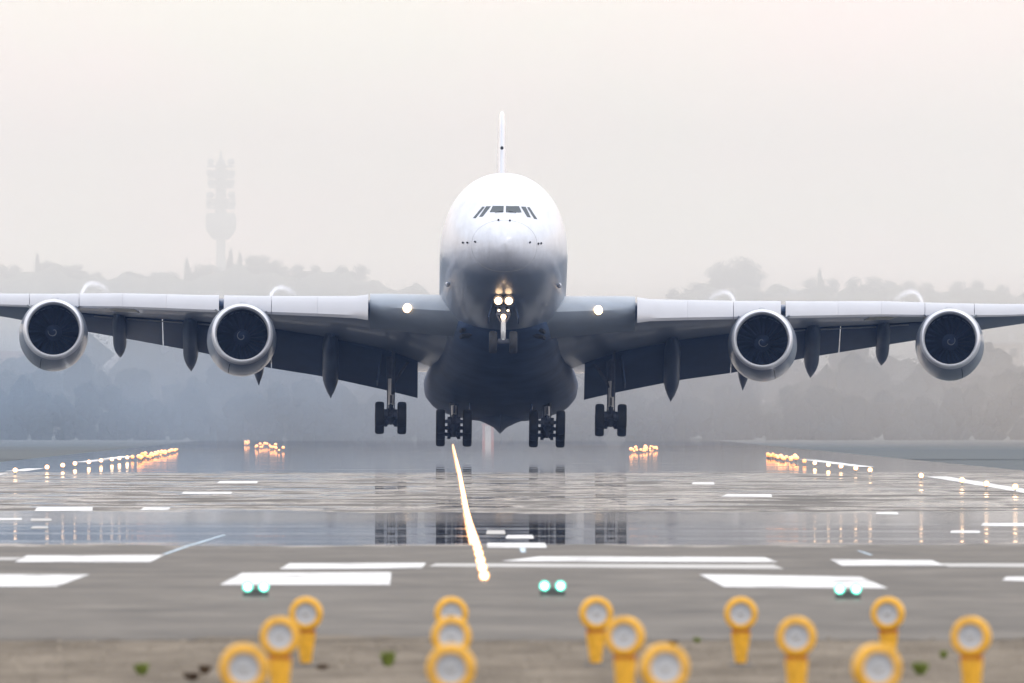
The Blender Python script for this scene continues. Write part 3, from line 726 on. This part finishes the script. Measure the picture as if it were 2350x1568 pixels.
# engines
ENG = [(14.62,22.3,-3.46),(25.40,30.0,-2.12)]
for s in (-1, 1):
    for ei, (ex, ey, ez) in enumerate(ENG):
        c = (s*ex, ey, ez)
        T = Matrix.Translation(c) @ Matrix.Rotation(R(1.0), 4, 'X') @ Matrix.Rotation(-s*R(1.2), 4, 'Z') @ Matrix.Translation(-Vector(c))
        def tf(mb): mb.v = [tuple(T @ Vector(p)) for p in mb.v]; return mb
        nac = part(tf(MB().lathe([(.32,1.735),(.7,1.82),(1.3,1.90),(2.2,1.955),(3.2,1.955),(4.2,1.88),(5.2,1.72),(5.9,1.58),(5.9,1.50),(4.8,1.45),(3.2,1.48),(1.9,1.49)], 56, 'y', c=c)), 'engine', M['nacelle'])
        part(tf(MB().lathe([(.45,1.440),(.3,1.442),(.15,1.46),(.05,1.50),(0,1.55),(.02,1.60),(.09,1.655),(.2,1.70),(.34,1.737)], 56, 'y', c=c)), 'inlet_lip', M['lip'], nac)
        part(tf(MB().lathe([(.44,1.438),(.9,1.455),(1.4,1.48),(2.0,1.495)], 48, 'y', c=c)), 'inlet_duct', M['duct'], nac)
        part(tf(MB().lathe([(2.12,1.49),(2.12,.3)], 48, 'y', c=c, cap1=True)), 'fan_backplate', M['spinner'], nac)
        fb = MB()
        for k in range(24):
            a0 = 2*math.pi*k/24; vs = []
            for r, tw_ in ((.45,.10),(.8,.16),(1.15,.20),(1.47,.22)):
                for d, yy in ((-tw_*.55,1.55),(tw_*.55,1.98)):
                    a = a0+d/r*.62+(r-.45)*.08; vs.append((c[0]+r*math.cos(a), c[1]+yy, c[2]+r*math.sin(a)))
            fb.add(vs, [(0,1,3,2),(2,3,5,4),(4,5,7,6)])
        part(tf(fb), 'fan_blades', M['blade'], nac, sharp=80)
        spn = part(tf(MB().lathe([(.95,.01),(1.05,.1),(1.25,.24),(1.5,.38),(1.8,.5)], 28, 'y', c=c, cap0=True)), 'spinner', M['spinner'], nac)
        pts = []
        for k in range(40):
            f = k/39; r = .05+.27*f; y = float(np.interp(r, [.01,.1,.24,.38,.5], [.95,1.05,1.25,1.5,1.8])); a = s*(f*5.2)+.8+ei
            pts.append((c[0]+r*math.cos(a), c[1]+y-.015, c[2]+r*math.sin(a)))
        part(tf(MB().tube(pts, [.012+.022*math.sin(math.pi*k/39) for k in range(40)], 6)), 'spinner_swirl', M['swirl'], nac)
        # core nozzle and tail plug
        part(tf(MB().lathe([(5.2,1.3),(6.3,1.05),(7.2,.8),(7.2,.7),(5.2,.7)], 32, 'y', c=c)), 'nozzle', M['hub'], nac)
        part(tf(MB().lathe([(6.6,.55),(7.6,.38),(8.5,.05)], 24, 'y', c=c, cap0=True, cap1=True)), 'exhaust_plug', M['hub'], nac)
        # strakes on the upper shoulders and a drain mast below
        for sd_ in (-1, 1):
            an = R(90+sd_*42); vs = []
            for y, h in ((1.3,.0),(1.9,.28),(2.9,.38),(2.9,0)):
                r = 1.93+h; vs.append((c[0]+r*math.cos(an), c[1]+y, c[2]+r*math.sin(an)))
            off = Vector((-math.sin(an), 0, math.cos(an)))*.02
            vv = [tuple(Vector(p)+off) for p in vs]+[tuple(Vector(p)-off) for p in vs]
            part(tf(MB().add(vv, [(0,1,2,3),(7,6,5,4),(0,4,5,1),(1,5,6,2),(2,6,7,3),(3,7,4,0)])), 'strake', M['nacelle'], nac, smooth=False)
        # dark latch seam under the cowl
        an = R(-90+s*22)
        part(tf(MB().tube([(c[0]+r*math.cos(an), c[1]+y, c[2]+r*math.sin(an)) for y, r in ((.6,1.805),(1.2,1.888),(2.2,1.958),(3.2,1.958))], .022, 6)), 'cowl_seam', M['dark'], nac)
        # pylon
        ly, lz, ry, rz, ty, tz_, tu, tl, rt_ = st(ex)
        rings = []
        for y, zb, zt, hw in ((ey+1.9,ez+1.80,ez+2.02,.10),(ey+3.0,ez+1.75,max(ez+2.15,lz+.15),.28),(ly+.6,ez+1.5,lz+.35,.36),(ly+2.5,ez+1.25,lz-.0,.36),(ly+5.0,ez+1.3,lz-.05,.24),(ly+6.5,lz-.6,lz-.1,.06)):
            x = s*ex; rings.append([(x-hw,y,zb),(x+hw,y,zb),(x+hw,y,zt-.1),(x+hw*.5,y,zt),(x-hw*.5,y,zt),(x-hw,y,zt-.1)])
        part(MB().loft(rings), 'pylon', M['nacelle'], sharp=40)

# fin and tailplane
def foil(le, chord, tc, axis, pos, n=12):
    pts = []
    for k in range(n+1):
        f = (k/n)**1.5; pts.append((f*chord, .5*tc*chord*2.6*(math.sqrt(f)*(1-f)+.02*f)))
    loop = pts+[(a, -b) for a, b in pts[-2:0:-1]]
    return [((b, le+a, pos) if axis == 'z' else (pos[0], le+a, pos[1]+b)) for a, b in loop]
rings = []
for z, le, ch in ((3.0,54.2,14.5),(5.0,56.2,13.2),(9.0,60.3,10.0),(12.5,63.4,7.9),(15.5,65.9,6.2),(16.7,67.2,5.0),(17.0,68.2,3.6)):
    rings.append(foil(le, ch, .072, 'z', z))
fin = part(MB().loft(rings), 'fin', M['white'], sharp=40)
part(MB().lathe([(-.12,.02),(0,.09),(.2,.1)], 10, 'y', c=(0,64.35,14.2), cap0=True), 'tail_lamp', M['dark'], fin)
for s in (-1, 1):
    rings = []
    for x, le, ch, z in ((1.0,59.5,10.0,1.5),(4,62.0,8.6,1.75),(9,66.0,6.2,2.2),(15.1,70.8,3.4,2.8)):
        rings.append(foil(le, ch, .09, 'x', (s*x, z)))
    part(MB().loft(rings), 'tailplane', M['white'], sharp=40)

# landing gear
def wheel_mb(c, r, wd):
    h = wd/2
    return MB().lathe([(-h*.55,r*.45),(-h*.8,r*.6),(-h,r*.78),(-h*.93,r*.91),(-h*.62,r*.985),(-h*.2,r),(h*.2,r),(h*.62,r*.985),(h*.93,r*.91),(h,r*.78),(h*.8,r*.6),(h*.55,r*.45)], 36, 'x', c=c)
def hub_mb(c, r, wd):
    h = wd/2
    return MB().lathe([(-h*.6,.02),(-h*.6,r*.2),(-h*.35,r*.25),(-h*.5,r*.47),(h*.5,r*.47),(h*.35,r*.25),(h*.6,r*.2),(h*.6,.02)], 24, 'x', c=c, cap0=True, cap1=True)
def bogie_gear(name, x, y, axles, track, ztop, zax, r, wd, tilt, lean=0):
    """a truck of wheel pairs under a leg; tilt lowers the rear axle"""
    g = MB()
    zc_ = zax
    xt = x+lean
    g.tube([(xt,y-.1,ztop),(x+lean*.4,y-.05,(ztop+zc_)/2+.3)], [.24,.24], 14)
    g.tube([(x+lean*.4,y-.05,(ztop+zc_)/2+.5),(x,y,zc_+.1)], [.15,.15], 12)
    g.tube([(x,y,zc_+.55),(x,y,zc_-.12)], [.25,.27], 14)
    g.tube([(x-.02,y-.32,zc_+.75),(x+.0,y-.55,zc_+.35),(x,y-.38,zc_+.02)], .055, 8)      # torque link
    g.tube([(x+.0,y-.1,zc_+1.35),(x+.0,y-.5,zc_+.8)], .05, 8)
    g.tube([(xt+.12,y-2.2,ztop+.05),(x+.1,y-.2,zc_+1.35)], .09, 8)                           # drag stay
    g.tube([(xt-math.copysign(1.3,x),y-.2,ztop-.1),(x+lean*.35,y-.1,zc_+1.75)], .085, 8)      # side stay
    for q in (-.24,.24):
        g.tube([(x+q,y-.2,ztop-.4),(x+q*.8,y-.25,zc_+.9),(x+q*.9,y-.3,zc_+.3)], .035, 6)     # hydraulic pipes
    gear = part(g, name, M['gear'])
    a = [(x, y+d, zc_-d*math.sin(tilt)) for d in axles]
    bb = MB().tube([a[0], (x,y,zc_), a[-1]], [.17,.24,.17], 12)
    for p in a: 
        bb.tube([(p[0]-track/2,p[1],p[2]),(p[0]+track/2,p[1],p[2])], .11, 10)
        for q in (-.28,.28): bb.lathe([(-.09,.27),(.09,.27)], 18, 'x', c=(p[0]+q,p[1],p[2]), cap0=True, cap1=True)   # brakes
        bb.tube([(p[0]-.16,p[1]-.28,p[2]-.2),(p[0]-.16,p[1]-.1,p[2]+.25)], .05, 6).tube([(p[0]+.16,p[1]-.28,p[2]-.2),(p[0]+.16,p[1]-.1,p[2]+.25)], .05, 6)
    part(bb, 'bogie', M['gear'], gear)
    for p in a:
        for q in (-1, 1):
            wc = (p[0]+q*track/2, p[1], p[2])
            part(wheel_mb(wc, r, wd), 'tyre', M['tyre'], gear); part(hub_mb(wc, r, wd), 'wheel_hub', M['hub'], gear)
    part(MB().tube([(x+lean*.4-.02,y-.06,(ztop+zc_)/2+.55),(x,y-.02,zc_+.75)], .165, 12), 'piston', M['gearlight'], gear)
    return gear
for s in (-1, 1):
    bogie_gear('wing_gear', s*6.26, 35.0, (-.85,.85), 1.27, -2.4, -6.28, .70, .52, R(7), lean=-s*.0)
    bogie_gear('body_gear', s*2.66, 38.6, (-1.7,0,1.7), 1.53, -4.3, -6.28, .70, .52, R(4))
    # open doors beside the legs
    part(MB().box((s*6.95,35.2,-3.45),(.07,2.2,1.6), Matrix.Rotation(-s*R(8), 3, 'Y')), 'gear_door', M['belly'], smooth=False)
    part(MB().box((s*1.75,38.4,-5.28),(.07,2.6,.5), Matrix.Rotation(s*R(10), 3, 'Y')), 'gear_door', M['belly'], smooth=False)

ng = MB(); NX, NY, NZ = 0.0, 5.3, -6.42
ng.tube([(0,NY+.1,-3.6),(0,NY+.05,-5.0)], .17, 14)
ng.tube([(0,NY+1.9,-3.9),(0,NY+.1,-4.75)], .08, 8).tube([(-.5,NY+1.2,-3.9),(0,NY+.1,-4.7)], .06, 8).tube([(.5,NY+1.2,-3.9),(0,NY+.1,-4.7)], .06, 8)
ng.box((0,NY-.05,-4.35),(1.0,.16,.16)).box((0,NY-.05,-4.85),(.8,.14,.14))
ng.tube([(-.3,NY-.02,-4.3),(-.36,NY,-4.9),(-.12,NY,-5.35)], .05, 8).tube([(.3,NY-.02,-4.3),(.36,NY,-4.9),(.12,NY,-5.35)], .05, 8)
nose = part(ng, 'nose_gear', M['gear'])
part(MB().tube([(0,NY,-5.0),(0,NY,-6.3)], .135, 14).tube([(0,NY-.2,-5.5),(0,NY-.36,-5.85),(0,NY-.16,-6.2)], .05, 8), 'strut', M['gearlight'], nose)
part(MB().tube([(-.56,NY,NZ),(.56,NY,NZ)], .09, 10).box((0,NY,NZ+.12),(.62,.22,.14)), 'axle', M['gear'], nose)
for s in (-1, 1):
    wc = (s*.56, NY, NZ)
    part(wheel_mb(wc, .62, .44), 'tyre', M['tyre'], nose); part(hub_mb(wc, .62, .44), 'wheel_hub', M['hub'], nose)
    part(MB().lathe([(-.14,.02),(-.1,.14),(0,.205),(.1,.21)], 18, 'y', c=(s*.29,NY-.25,-4.12), cap0=True, cap1=True), 'landing_light', M['landing'], nose)
    part(MB().lathe([(-.13,.30),(.18,.29),(.2,.02)], 18, 'y', c=(s*.29,NY-.25,-4.12)).lathe([(-.13,.285),(.17,.275)], 18, 'y', c=(s*.29,NY-.25,-4.12)), 'light_shroud', M['gear'], nose)  # shell added to keep the lamp light off the nose tyres
    part(MB().lathe([(-.05,.01),(-.02,.055),(.04,.07)], 12, 'y', c=(s*.25,NY-.2,-4.66), cap0=True, cap1=True), 'taxi_light', M['landing_dim'], nose)
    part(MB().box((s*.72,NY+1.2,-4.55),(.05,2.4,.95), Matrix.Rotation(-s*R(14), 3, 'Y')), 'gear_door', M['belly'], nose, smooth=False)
part(MB().lathe([(-.08,.02),(-.04,.12),(.05,.15)], 14, 'y', c=(0,NY-.26,-5.02), cap0=True, cap1=True), 'taxi_light', M['landing'], nose)

# ------------------------------------------------------------------ vapour curls off the nacelle strakes
def vapour_mat():
    m = bpy.data.materials.new('vapour'); m.use_nodes = True; t = m.node_tree; t.nodes.clear(); L = t.links.new
    o = N(t, 'ShaderNodeOutputMaterial'); tr = N(t, 'ShaderNodeBsdfTransparent'); d = N(t, 'ShaderNodeBsdfDiffuse'); d.inputs['Color'].default_value = (.93,.93,.97,1)
    tl = N(t, 'ShaderNodeBsdfTranslucent'); tl.inputs['Color'].default_value = (.93,.93,.97,1)
    a = N(t, 'ShaderNodeAttribute'); a.attribute_name = 'fade'
    tcn = N(t, 'ShaderNodeTexCoord'); n = N(t, 'ShaderNodeTexNoise'); n.inputs['Scale'].default_value = 2.5; n.inputs['Detail'].default_value = 4; L(tcn.outputs['Object'], n.inputs['Vector'])
    q = N(t, 'ShaderNodeMath', operation='MULTIPLY'); L(a.outputs['Fac'], q.inputs[0]); L(n.outputs[0], q.inputs[1])
    ad = N(t, 'ShaderNodeAddShader'); L(d.outputs[0], ad.inputs[0]); L(tl.outputs[0], ad.inputs[1])
    mxs = N(t, 'ShaderNodeMixShader'); L(q.outputs[0], mxs.inputs[0]); L(tr.outputs[0], mxs.inputs[1]); L(ad.outputs[0], mxs.inputs[2])
    L(mxs.outputs[0], o.inputs['Surface']); return m
M['vapour'] = vapour_mat()
def plane_to_world(b):
    return plane.matrix_basis @ (Vector(b)-O)
plane.matrix_basis  # evaluated from loc/rot
bpy.context.view_layer.update()
for s in (-1, 1):
    for ei, (ex, ey, ez) in enumerate(ENG):
        pts = []; rs = []
        x0 = s*(ex-1.45); z0_ = ez+1.45
        for k in range(26):
            f = k/25
            th = math.pi*(1-f)*1.0
            x = x0 - s*(.85 - .85*math.cos(math.pi*f*.86))
            z = z0_ + 1.62*math.sin(math.pi*(f**.7)*.82)
            pts.append(plane_to_world((x, ey+2.6+5.5*f, z + (5.5*f)*math.tan(PITCH)*.98))); rs.append(.055+.09*f)
        mb = MB()
        for q, op in ((.5,.85),(.95,.55),(1.5,.32),(2.1,.2)): mb.tube(pts, [r*q for r in rs], 14, cap=False)      # nested skins thin out the edge of the curl
        o = mb.build('vapour_curl', M['vapour'])
        at_ = o.data.attributes.new('fade', 'FLOAT', 'POINT'); per = len(pts)*14
        at_.data.foreach_set('value', [(.11,.10,.08,.06)[k//per]*min(1, (1-((k % per)//14)/25.0)*1.5) for k in range(len(o.data.vertices))])
        nm = ('left' if s < 0 else 'right')+(' inner' if ei == 0 else ' outer')
        tag(o, 'white curl of vapour rising off the %s engine cowl' % nm, 'vapour', 'vapour curls over the engines')

# ------------------------------------------------------------------ approach lights in the foreground
def make_approach(hgt, label):
    t = empty('approach_light', (0,0,0))
    rh, th = .174, .12
    MB().lathe([(-.10,.112),(-.115,.124),(-.105,.164),(-.085,rh),(.0,rh),(.10,.12),(.17,.06),(.18,.02)], 36, 'y', c=(0,0,hgt), cap1=True).build('housing', M['yellow'], t, sharp=40)
    MB().lathe([(-.085,.02),(-.088,.06),(-.092,.114)], 28, 'y', c=(0,0,hgt), cap0=True).build('lens', M['lens'], t, sharp=60)
    MB().lathe([(-.096,.028),(-.10,.012)], 14, 'y', c=(0,0,hgt), cap1=True).build('bulb', M['reflector'], t)
    MB().box((0,0,hgt-.185),(.185,.12,.07)).tube([(0,0,hgt-.17),(0,0,hgt-.13)], .06, 12).build('collar', M['orange'], t, smooth=False)
    MB().tube([(0,0,0),(0,0,.10),(0,0,hgt-.2)], [.055,.068,.105], 14).build('pole', M['yellow'], t, sharp=50)
    MB().lathe([(0,.13),(.02,.12),(.03,.06)], 18, 'z', cap0=True, cap1=True).build('base_plate', M['fitting'], t, sharp=30)
    return t
rows = [(190.1,.54,(-1.5,0,1.5,3.0,4.5),'back',('first','second','third','fourth','fifth')),
        (159.8,.67,(-1.5,0,1.5,3.0,4.5),'middle',('first','second','third','fourth','fifth')),
        (130.65,.80,(-1.5,0,1.5,3.0),'front',('first','second','third','fourth'))]
for Y, hgt, xs_, rn, ords in rows:
    proto = None
    for x, od in zip(xs_, ords):
        o = make_approach(hgt, '') if proto is None else copy_tree(proto)
        proto = proto or o
        o.location = (x+.055+(.03 if x == 4.5 else 0)+random.gauss(0,.004), Y, -.004); o.rotation_euler = (R(random.gauss(0,.8)),R(random.gauss(0,.5)),R(random.gauss(0,5)))
        size = {'back':'smallest','middle':'middle-sized','front':'largest'}[rn]
        tag(o, '%s from the left of the %s yellow round approach lights, in the %s row' % (od, size, rn), 'approach light', 'yellow approach lights in three rows')

# ------------------------------------------------------------------ threshold, centreline and edge lights
def make_threshold():
    t = empty('threshold_light', (0,0,0))
    MB().box((0,.04,.035),(.36,.16,.07)).box((0,.05,.085),(.30,.08,.05)).build('fitting', M['fitting'], t, smooth=False)
    for q in (-.115,.115):
        MB().lathe([(-.05,.005),(-.04,.022),(-.02,.037),(.02,.042)], 18, 'y', c=(q,-.06,.14), cap0=True, cap1=True).build('lamp', M['green'], t)
        MB().lathe([(-.01,.04),(-.03,.066),(-.01,.078),(.03,.06)], 18, 'y', c=(q,-.03,.14)).build('lens', M['greenhalo'], t)  # glowing ring stands in for the teal halo round the lamp
    return t
pt = make_threshold()
for i, (px, py, lb) in enumerate(((587,1347,'pair of green threshold lamps below the left white threshold bar'),(1268,1345,'pair of green threshold lamps near the middle, right of the glowing centreline'),(1946,1352,'pair of green threshold lamps below the right white threshold bar'))):
    o = pt if i == 0 else copy_tree(pt)
    p = vp(px, py, .14); o.location = (p.x, p.y, 0)
    tag(o, lb, 'threshold light', 'green threshold lamp pairs')
def make_lamp(name, m, rad, hgt, halo=0):
    t = empty(name, (0,0,0))
    MB().lathe([(0,rad*.9),(.02,rad*.8),(.03,rad*.3),(hgt-rad*.9,rad*.26)], 16, 'z', cap0=True, cap1=True).build('fitting', M['lampgrey'], t)
    MB().lathe([(-rad,.01),(-rad*.7,rad*.7),(0,rad),(rad*.7,rad*.7),(rad,.01)], 16, 'z', c=(0,0,hgt), cap0=True, cap1=True).build('lamp', m, t)
    if halo: MB().lathe([(0,rad*.3),(-rad*.25,rad*1.25),(0,rad*halo),(rad*.3,rad*1.1),(rad*.35,rad*.3)], 20, 'y', c=(0,rad*.4,hgt)).build('lens', M['halo'], t)  # added glowing ring imitates the orange halo round each lamp
    return t
cp = make_lamp('centreline_light', M['warm'], .056, .10, 1.5)
k = 0; Y = 284.0
while Y < 1480:
    o = cp if k == 0 else copy_tree(cp)
    o.location = (.60, Y, zg(Y, .6)); 
    tag(o, 'nearest warm lamp of the glowing runway centreline row' if k == 0 else 'warm white lamp in the glowing row along the runway centreline', 'runway light', 'runway centreline lights')
    k += 1; Y += 15
ep = make_lamp('edge_light', M['warm'], .075, .22, 1.45)
left = [(35,1077),(108,1070),(144,1066),(172,1062),(204,1058),(232,1055),(257,1052),(274,1050),(292,1048),(304,1047),(318,1045),(332,1043),(346,1042),(360,1040),(374,1037),(388,1034),(402,1031)]
right = [(2330,1114),(2264,1107),(2208,1099),(2114,1089),(1997,1076),(1964,1072),(1930,1068),(1901,1064),(1870,1060),(1846,1056),(1815,1052),(1800,1050),(1786,1047),(1774,1044),(1762,1041)]
ordw = ('first','second','third','fourth','fifth','sixth','seventh')
n = 0
for side, lst in (('left', left), ('right', right)):
    for i, (px, py) in enumerate(lst):
        o = ep if n == 0 else copy_tree(ep); n += 1
        p = vp(px, py, .26); o.location = (p.x, p.y, zg(p.y, p.x)-.006)
        lb = '%s lamp from the %s frame edge on the %s runway edge' % (ordw[i], side, side) if i < 7 else 'lamp in the crowded far end of the %s row of runway edge lights' % side
        tag(o, lb, 'runway light', '%s runway edge lights' % side)
        if i >= 9: o.children[1].material_slots[0].link = 'OBJECT'; o.children[1].material_slots[0].material = M['amber']
fp = make_lamp('smear_lamp', M['amber'], .078, .22)  # lamps clustered to imitate the heat-smeared glow; edge clusters are added
n = 0
def cluster(side, x0, y0, x1, y1, cnt, spread, where):
    global n
    for k in range(cnt):
        o = fp if n == 0 else copy_tree(fp); n += 1
        f = random.random(); px = x0+(x1-x0)*f; py = y0+(y1-y0)*f+random.gauss(0, spread*.4)
        p = vp(px, py, .26); o.location = (p.x, p.y, zg(p.y, p.x)-.006)
        q = .6+.8*random.random(); o.scale = (q*1.2, q, q)
        tag(o, 'small orange lamp in the glowing cluster '+where, 'runway light', 'orange lamps '+where)
cluster('left', 560, 1014, 650, 1027, 30, 6, 'down the runway left of the wheels')
cluster('right', 1448, 1031, 1508, 1027, 26, 6, 'down the runway right of the wheels')
cluster('left', 318, 1047, 408, 1029, 34, 4, 'added as smear ending the left runway edge')
cluster('right', 1758, 1042, 1830, 1052, 28, 5, 'added as smear ending the right runway edge')

# ------------------------------------------------------------------ tufts on the bare earth
def tuft(px, py, r, h, m, label, n=120):
    mb = MB(); r *= .62; h *= .8
    for k in range(n):
        a = random.random()*6.28; q = random.random()**.6*r; l = h*(.5+.5*random.random())
        bx_, by_ = math.cos(a)*q*.5, math.sin(a)*q*.5
        tx, ty = bx_+math.cos(a)*q*.8+random.gauss(0,.01), by_+math.sin(a)*q*.8
        wv = .006+.006*random.random(); da = random.random()*3.14
        dx, dy = math.cos(da)*wv, math.sin(da)*wv
        mb.add([(bx_-dx,by_-dy,0),(bx_+dx,by_+dy,0),(tx*.7+dx,ty*.7+dy,l*1.1),(tx,ty,l*1.6),(tx*.7-dx,ty*.7-dy,l*1.1)], [(0,1,2,3,4)])
    o = fast_build(mb, 'grass_tuft', m); p = vp(px, py); o.location = (p.x, p.y, -.004)
    return tag(o, label, 'grass tuft', 'tufts on the bare earth')
tuft(890,1528,.11,.13,M['leaf2'],'bright green tuft on bare earth left of the middle column of yellow lights',220)
tuft(325,1548,.10,.10,M['leaf2'],'small green tuft near the lower left corner of the earth strip',140)
tuft(440,1561,.12,.07,M['leaf3'],'low brown tuft just left of the largest leftmost yellow light',200)
tuft(470,1546,.10,.08,M['leaf3'],'dark brown tuft above the other brown tuft beside the large left light',160)
tuft(2112,1548,.11,.11,M['leaf2'],'green tuft at lower right between the two rightmost yellow lights',200)
tuft(2166,1510,.06,.07,M['leaf2'],'tiny green tuft by the asphalt edge beside the rightmost yellow light',90)
tuft(1545,1482,.07,.06,M['leaf3'],'small brown tuft on the asphalt edge above the large right-hand yellow light',90)
tuft(1600,1474,.07,.05,M['leaf2'],'pale low green tuft on the asphalt edge left of the fourth back light',90)
tuft(740,1536,.10,.05,M['leaf3'],'flat dull tuft beside the foot of the first back-row yellow light',90)

gm = MB()
for k in range(5200):
    Y = 150+62*random.random(); X = -9+20*random.random(); q = .012+.035*random.random()**3
    vs = [(X+q*random.uniform(.6,1.2)*math.cos(a), Y+q*random.uniform(.6,1.2)*math.sin(a), -.006) for a in (0, 1.25, 2.5, 3.8, 5.0)]
    tp = (X+random.gauss(0,q*.3), Y, q*random.uniform(.5,1.1))
    gm.add(vs+[tp], [(0,1,5),(1,2,5),(2,3,5),(3,4,5),(4,0,5)])
tag(fast_build(gm, 'gravel', mat('gravel_stone', (.17,.145,.115), .9, var=.6, vscale=1.5)), 'loose pebbles strewn over the bare earth', 'gravel', kind='stuff')

# ------------------------------------------------------------------ mist bank beyond the aeroplane and the haze round everything
def vol(name, lo, hi, dens, col, g, label):
    m = bpy.data.materials.new(name+'_air'); m.use_nodes = True; t = m.node_tree; t.nodes.clear()
    o = N(t, 'ShaderNodeOutputMaterial'); v = N(t, 'ShaderNodeVolumePrincipled')
    v.inputs['Color'].default_value = (*col, 1); v.inputs['Density'].default_value = dens; v.inputs['Anisotropy'].default_value = g
    t.links.new(v.outputs[0], o.inputs['Volume'])
    c = [(a+b)/2 for a, b in zip(lo, hi)]; d = [b-a for a, b in zip(lo, hi)]
    ob = MB().box(c, d).build(name, m, smooth=False)
    return tag(ob, label, kind='stuff')
vol('mist', (-1400,1420,.05), (1500,7600,118), 4.0e-4, (.972,.930,.85), .35, 'pale bluish mist lying over the land beyond the aeroplane')
vol('haze', (-1800,-200,-1.1), (1900,8000,122), 4.2e-5, (.32,.50,.95), .3, 'thin bluish haze in the air over the whole airfield')

def spray():
    m = bpy.data.materials.new('spray_air'); m.use_nodes = True; t = m.node_tree; t.nodes.clear(); L = t.links.new
    o = N(t, 'ShaderNodeOutputMaterial'); v = N(t, 'ShaderNodeVolumePrincipled')
    v.inputs['Color'].default_value = (.62,.70,.82,1); v.inputs['Anisotropy'].default_value = .3
    tcn = N(t, 'ShaderNodeTexCoord'); mpn = N(t, 'ShaderNodeMapping'); mpn.inputs['Scale'].default_value = (.07,.008,.11)
    L(tcn.outputs['Object'], mpn.inputs[0])
    n = N(t, 'ShaderNodeTexNoise'); n.inputs['Scale'].default_value = 1; n.inputs['Detail'].default_value = 2.5; L(mpn.outputs[0], n.inputs['Vector'])
    r = N(t, 'ShaderNodeMapRange'); L(n.outputs[0], r.inputs['Value'])
    r.inputs['From Min'].default_value = .26; r.inputs['From Max'].default_value = .72; r.inputs['To Min'].default_value = 0; r.inputs['To Max'].default_value = 1
    n2 = N(t, 'ShaderNodeTexNoise'); n2.inputs['Scale'].default_value = .028; n2.inputs['Detail'].default_value = 1; L(tcn.outputs['Object'], n2.inputs['Vector'])
    c2 = N(t, 'ShaderNodeValToRGB'); sp2 = N(t, 'ShaderNodeSeparateXYZ'); L(tcn.outputs['Object'], sp2.inputs[0])
    xa = N(t, 'ShaderNodeMath', operation='MULTIPLY_ADD'); L(sp2.outputs['X'], xa.inputs[0]); xa.inputs[1].default_value = .0036; L(n2.outputs[0], xa.inputs[2])
    L(xa.outputs[0], c2.inputs[0])
    c2.color_ramp.elements[0].position = .42; c2.color_ramp.elements[0].color = (.32,.42,.56,1); c2.color_ramp.elements[1].position = .62; c2.color_ramp.elements[1].color = (.58,.51,.44,1)
    L(c2.outputs[0], v.inputs['Color'])
    sp = N(t, 'ShaderNodeSeparateXYZ'); L(tcn.outputs['Object'], sp.inputs[0])
    h = N(t, 'ShaderNodeMapRange', interpolation_type='SMOOTHSTEP'); L(sp.outputs['Z'], h.inputs['Value'])
    h.inputs['From Min'].default_value = 14.8; h.inputs['From Max'].default_value = 3; 
    lo = N(t, 'ShaderNodeMapRange', interpolation_type='SMOOTHSTEP'); L(sp.outputs['Z'], lo.inputs['Value'])
    lo.inputs['From Min'].default_value = -1.5; lo.inputs['From Max'].default_value = 7; lo.inputs['To Min'].default_value = .5
    a = N(t, 'ShaderNodeMath', operation='MULTIPLY'); L(r.outputs[0], a.inputs[0]); L(h.outputs[0], a.inputs[1])
    b = N(t, 'ShaderNodeMath', operation='MULTIPLY'); L(a.outputs[0], b.inputs[0]); L(lo.outputs[0], b.inputs[1])
    c = N(t, 'ShaderNodeMath', operation='MULTIPLY'); L(b.outputs[0], c.inputs[0]); c.inputs[1].default_value = 5.6e-3
    L(c.outputs[0], v.inputs['Density']); L(v.outputs[0], o.inputs['Volume'])
    m.cycles.volume_step_rate = 1.0
    ob = MB().box((0,1500,7.7),(150,480,15.2)).build('spray', m, smooth=False)
    return tag(ob, 'drifting clouds of spray and exhaust behind the aeroplane', kind='stuff')
spray()
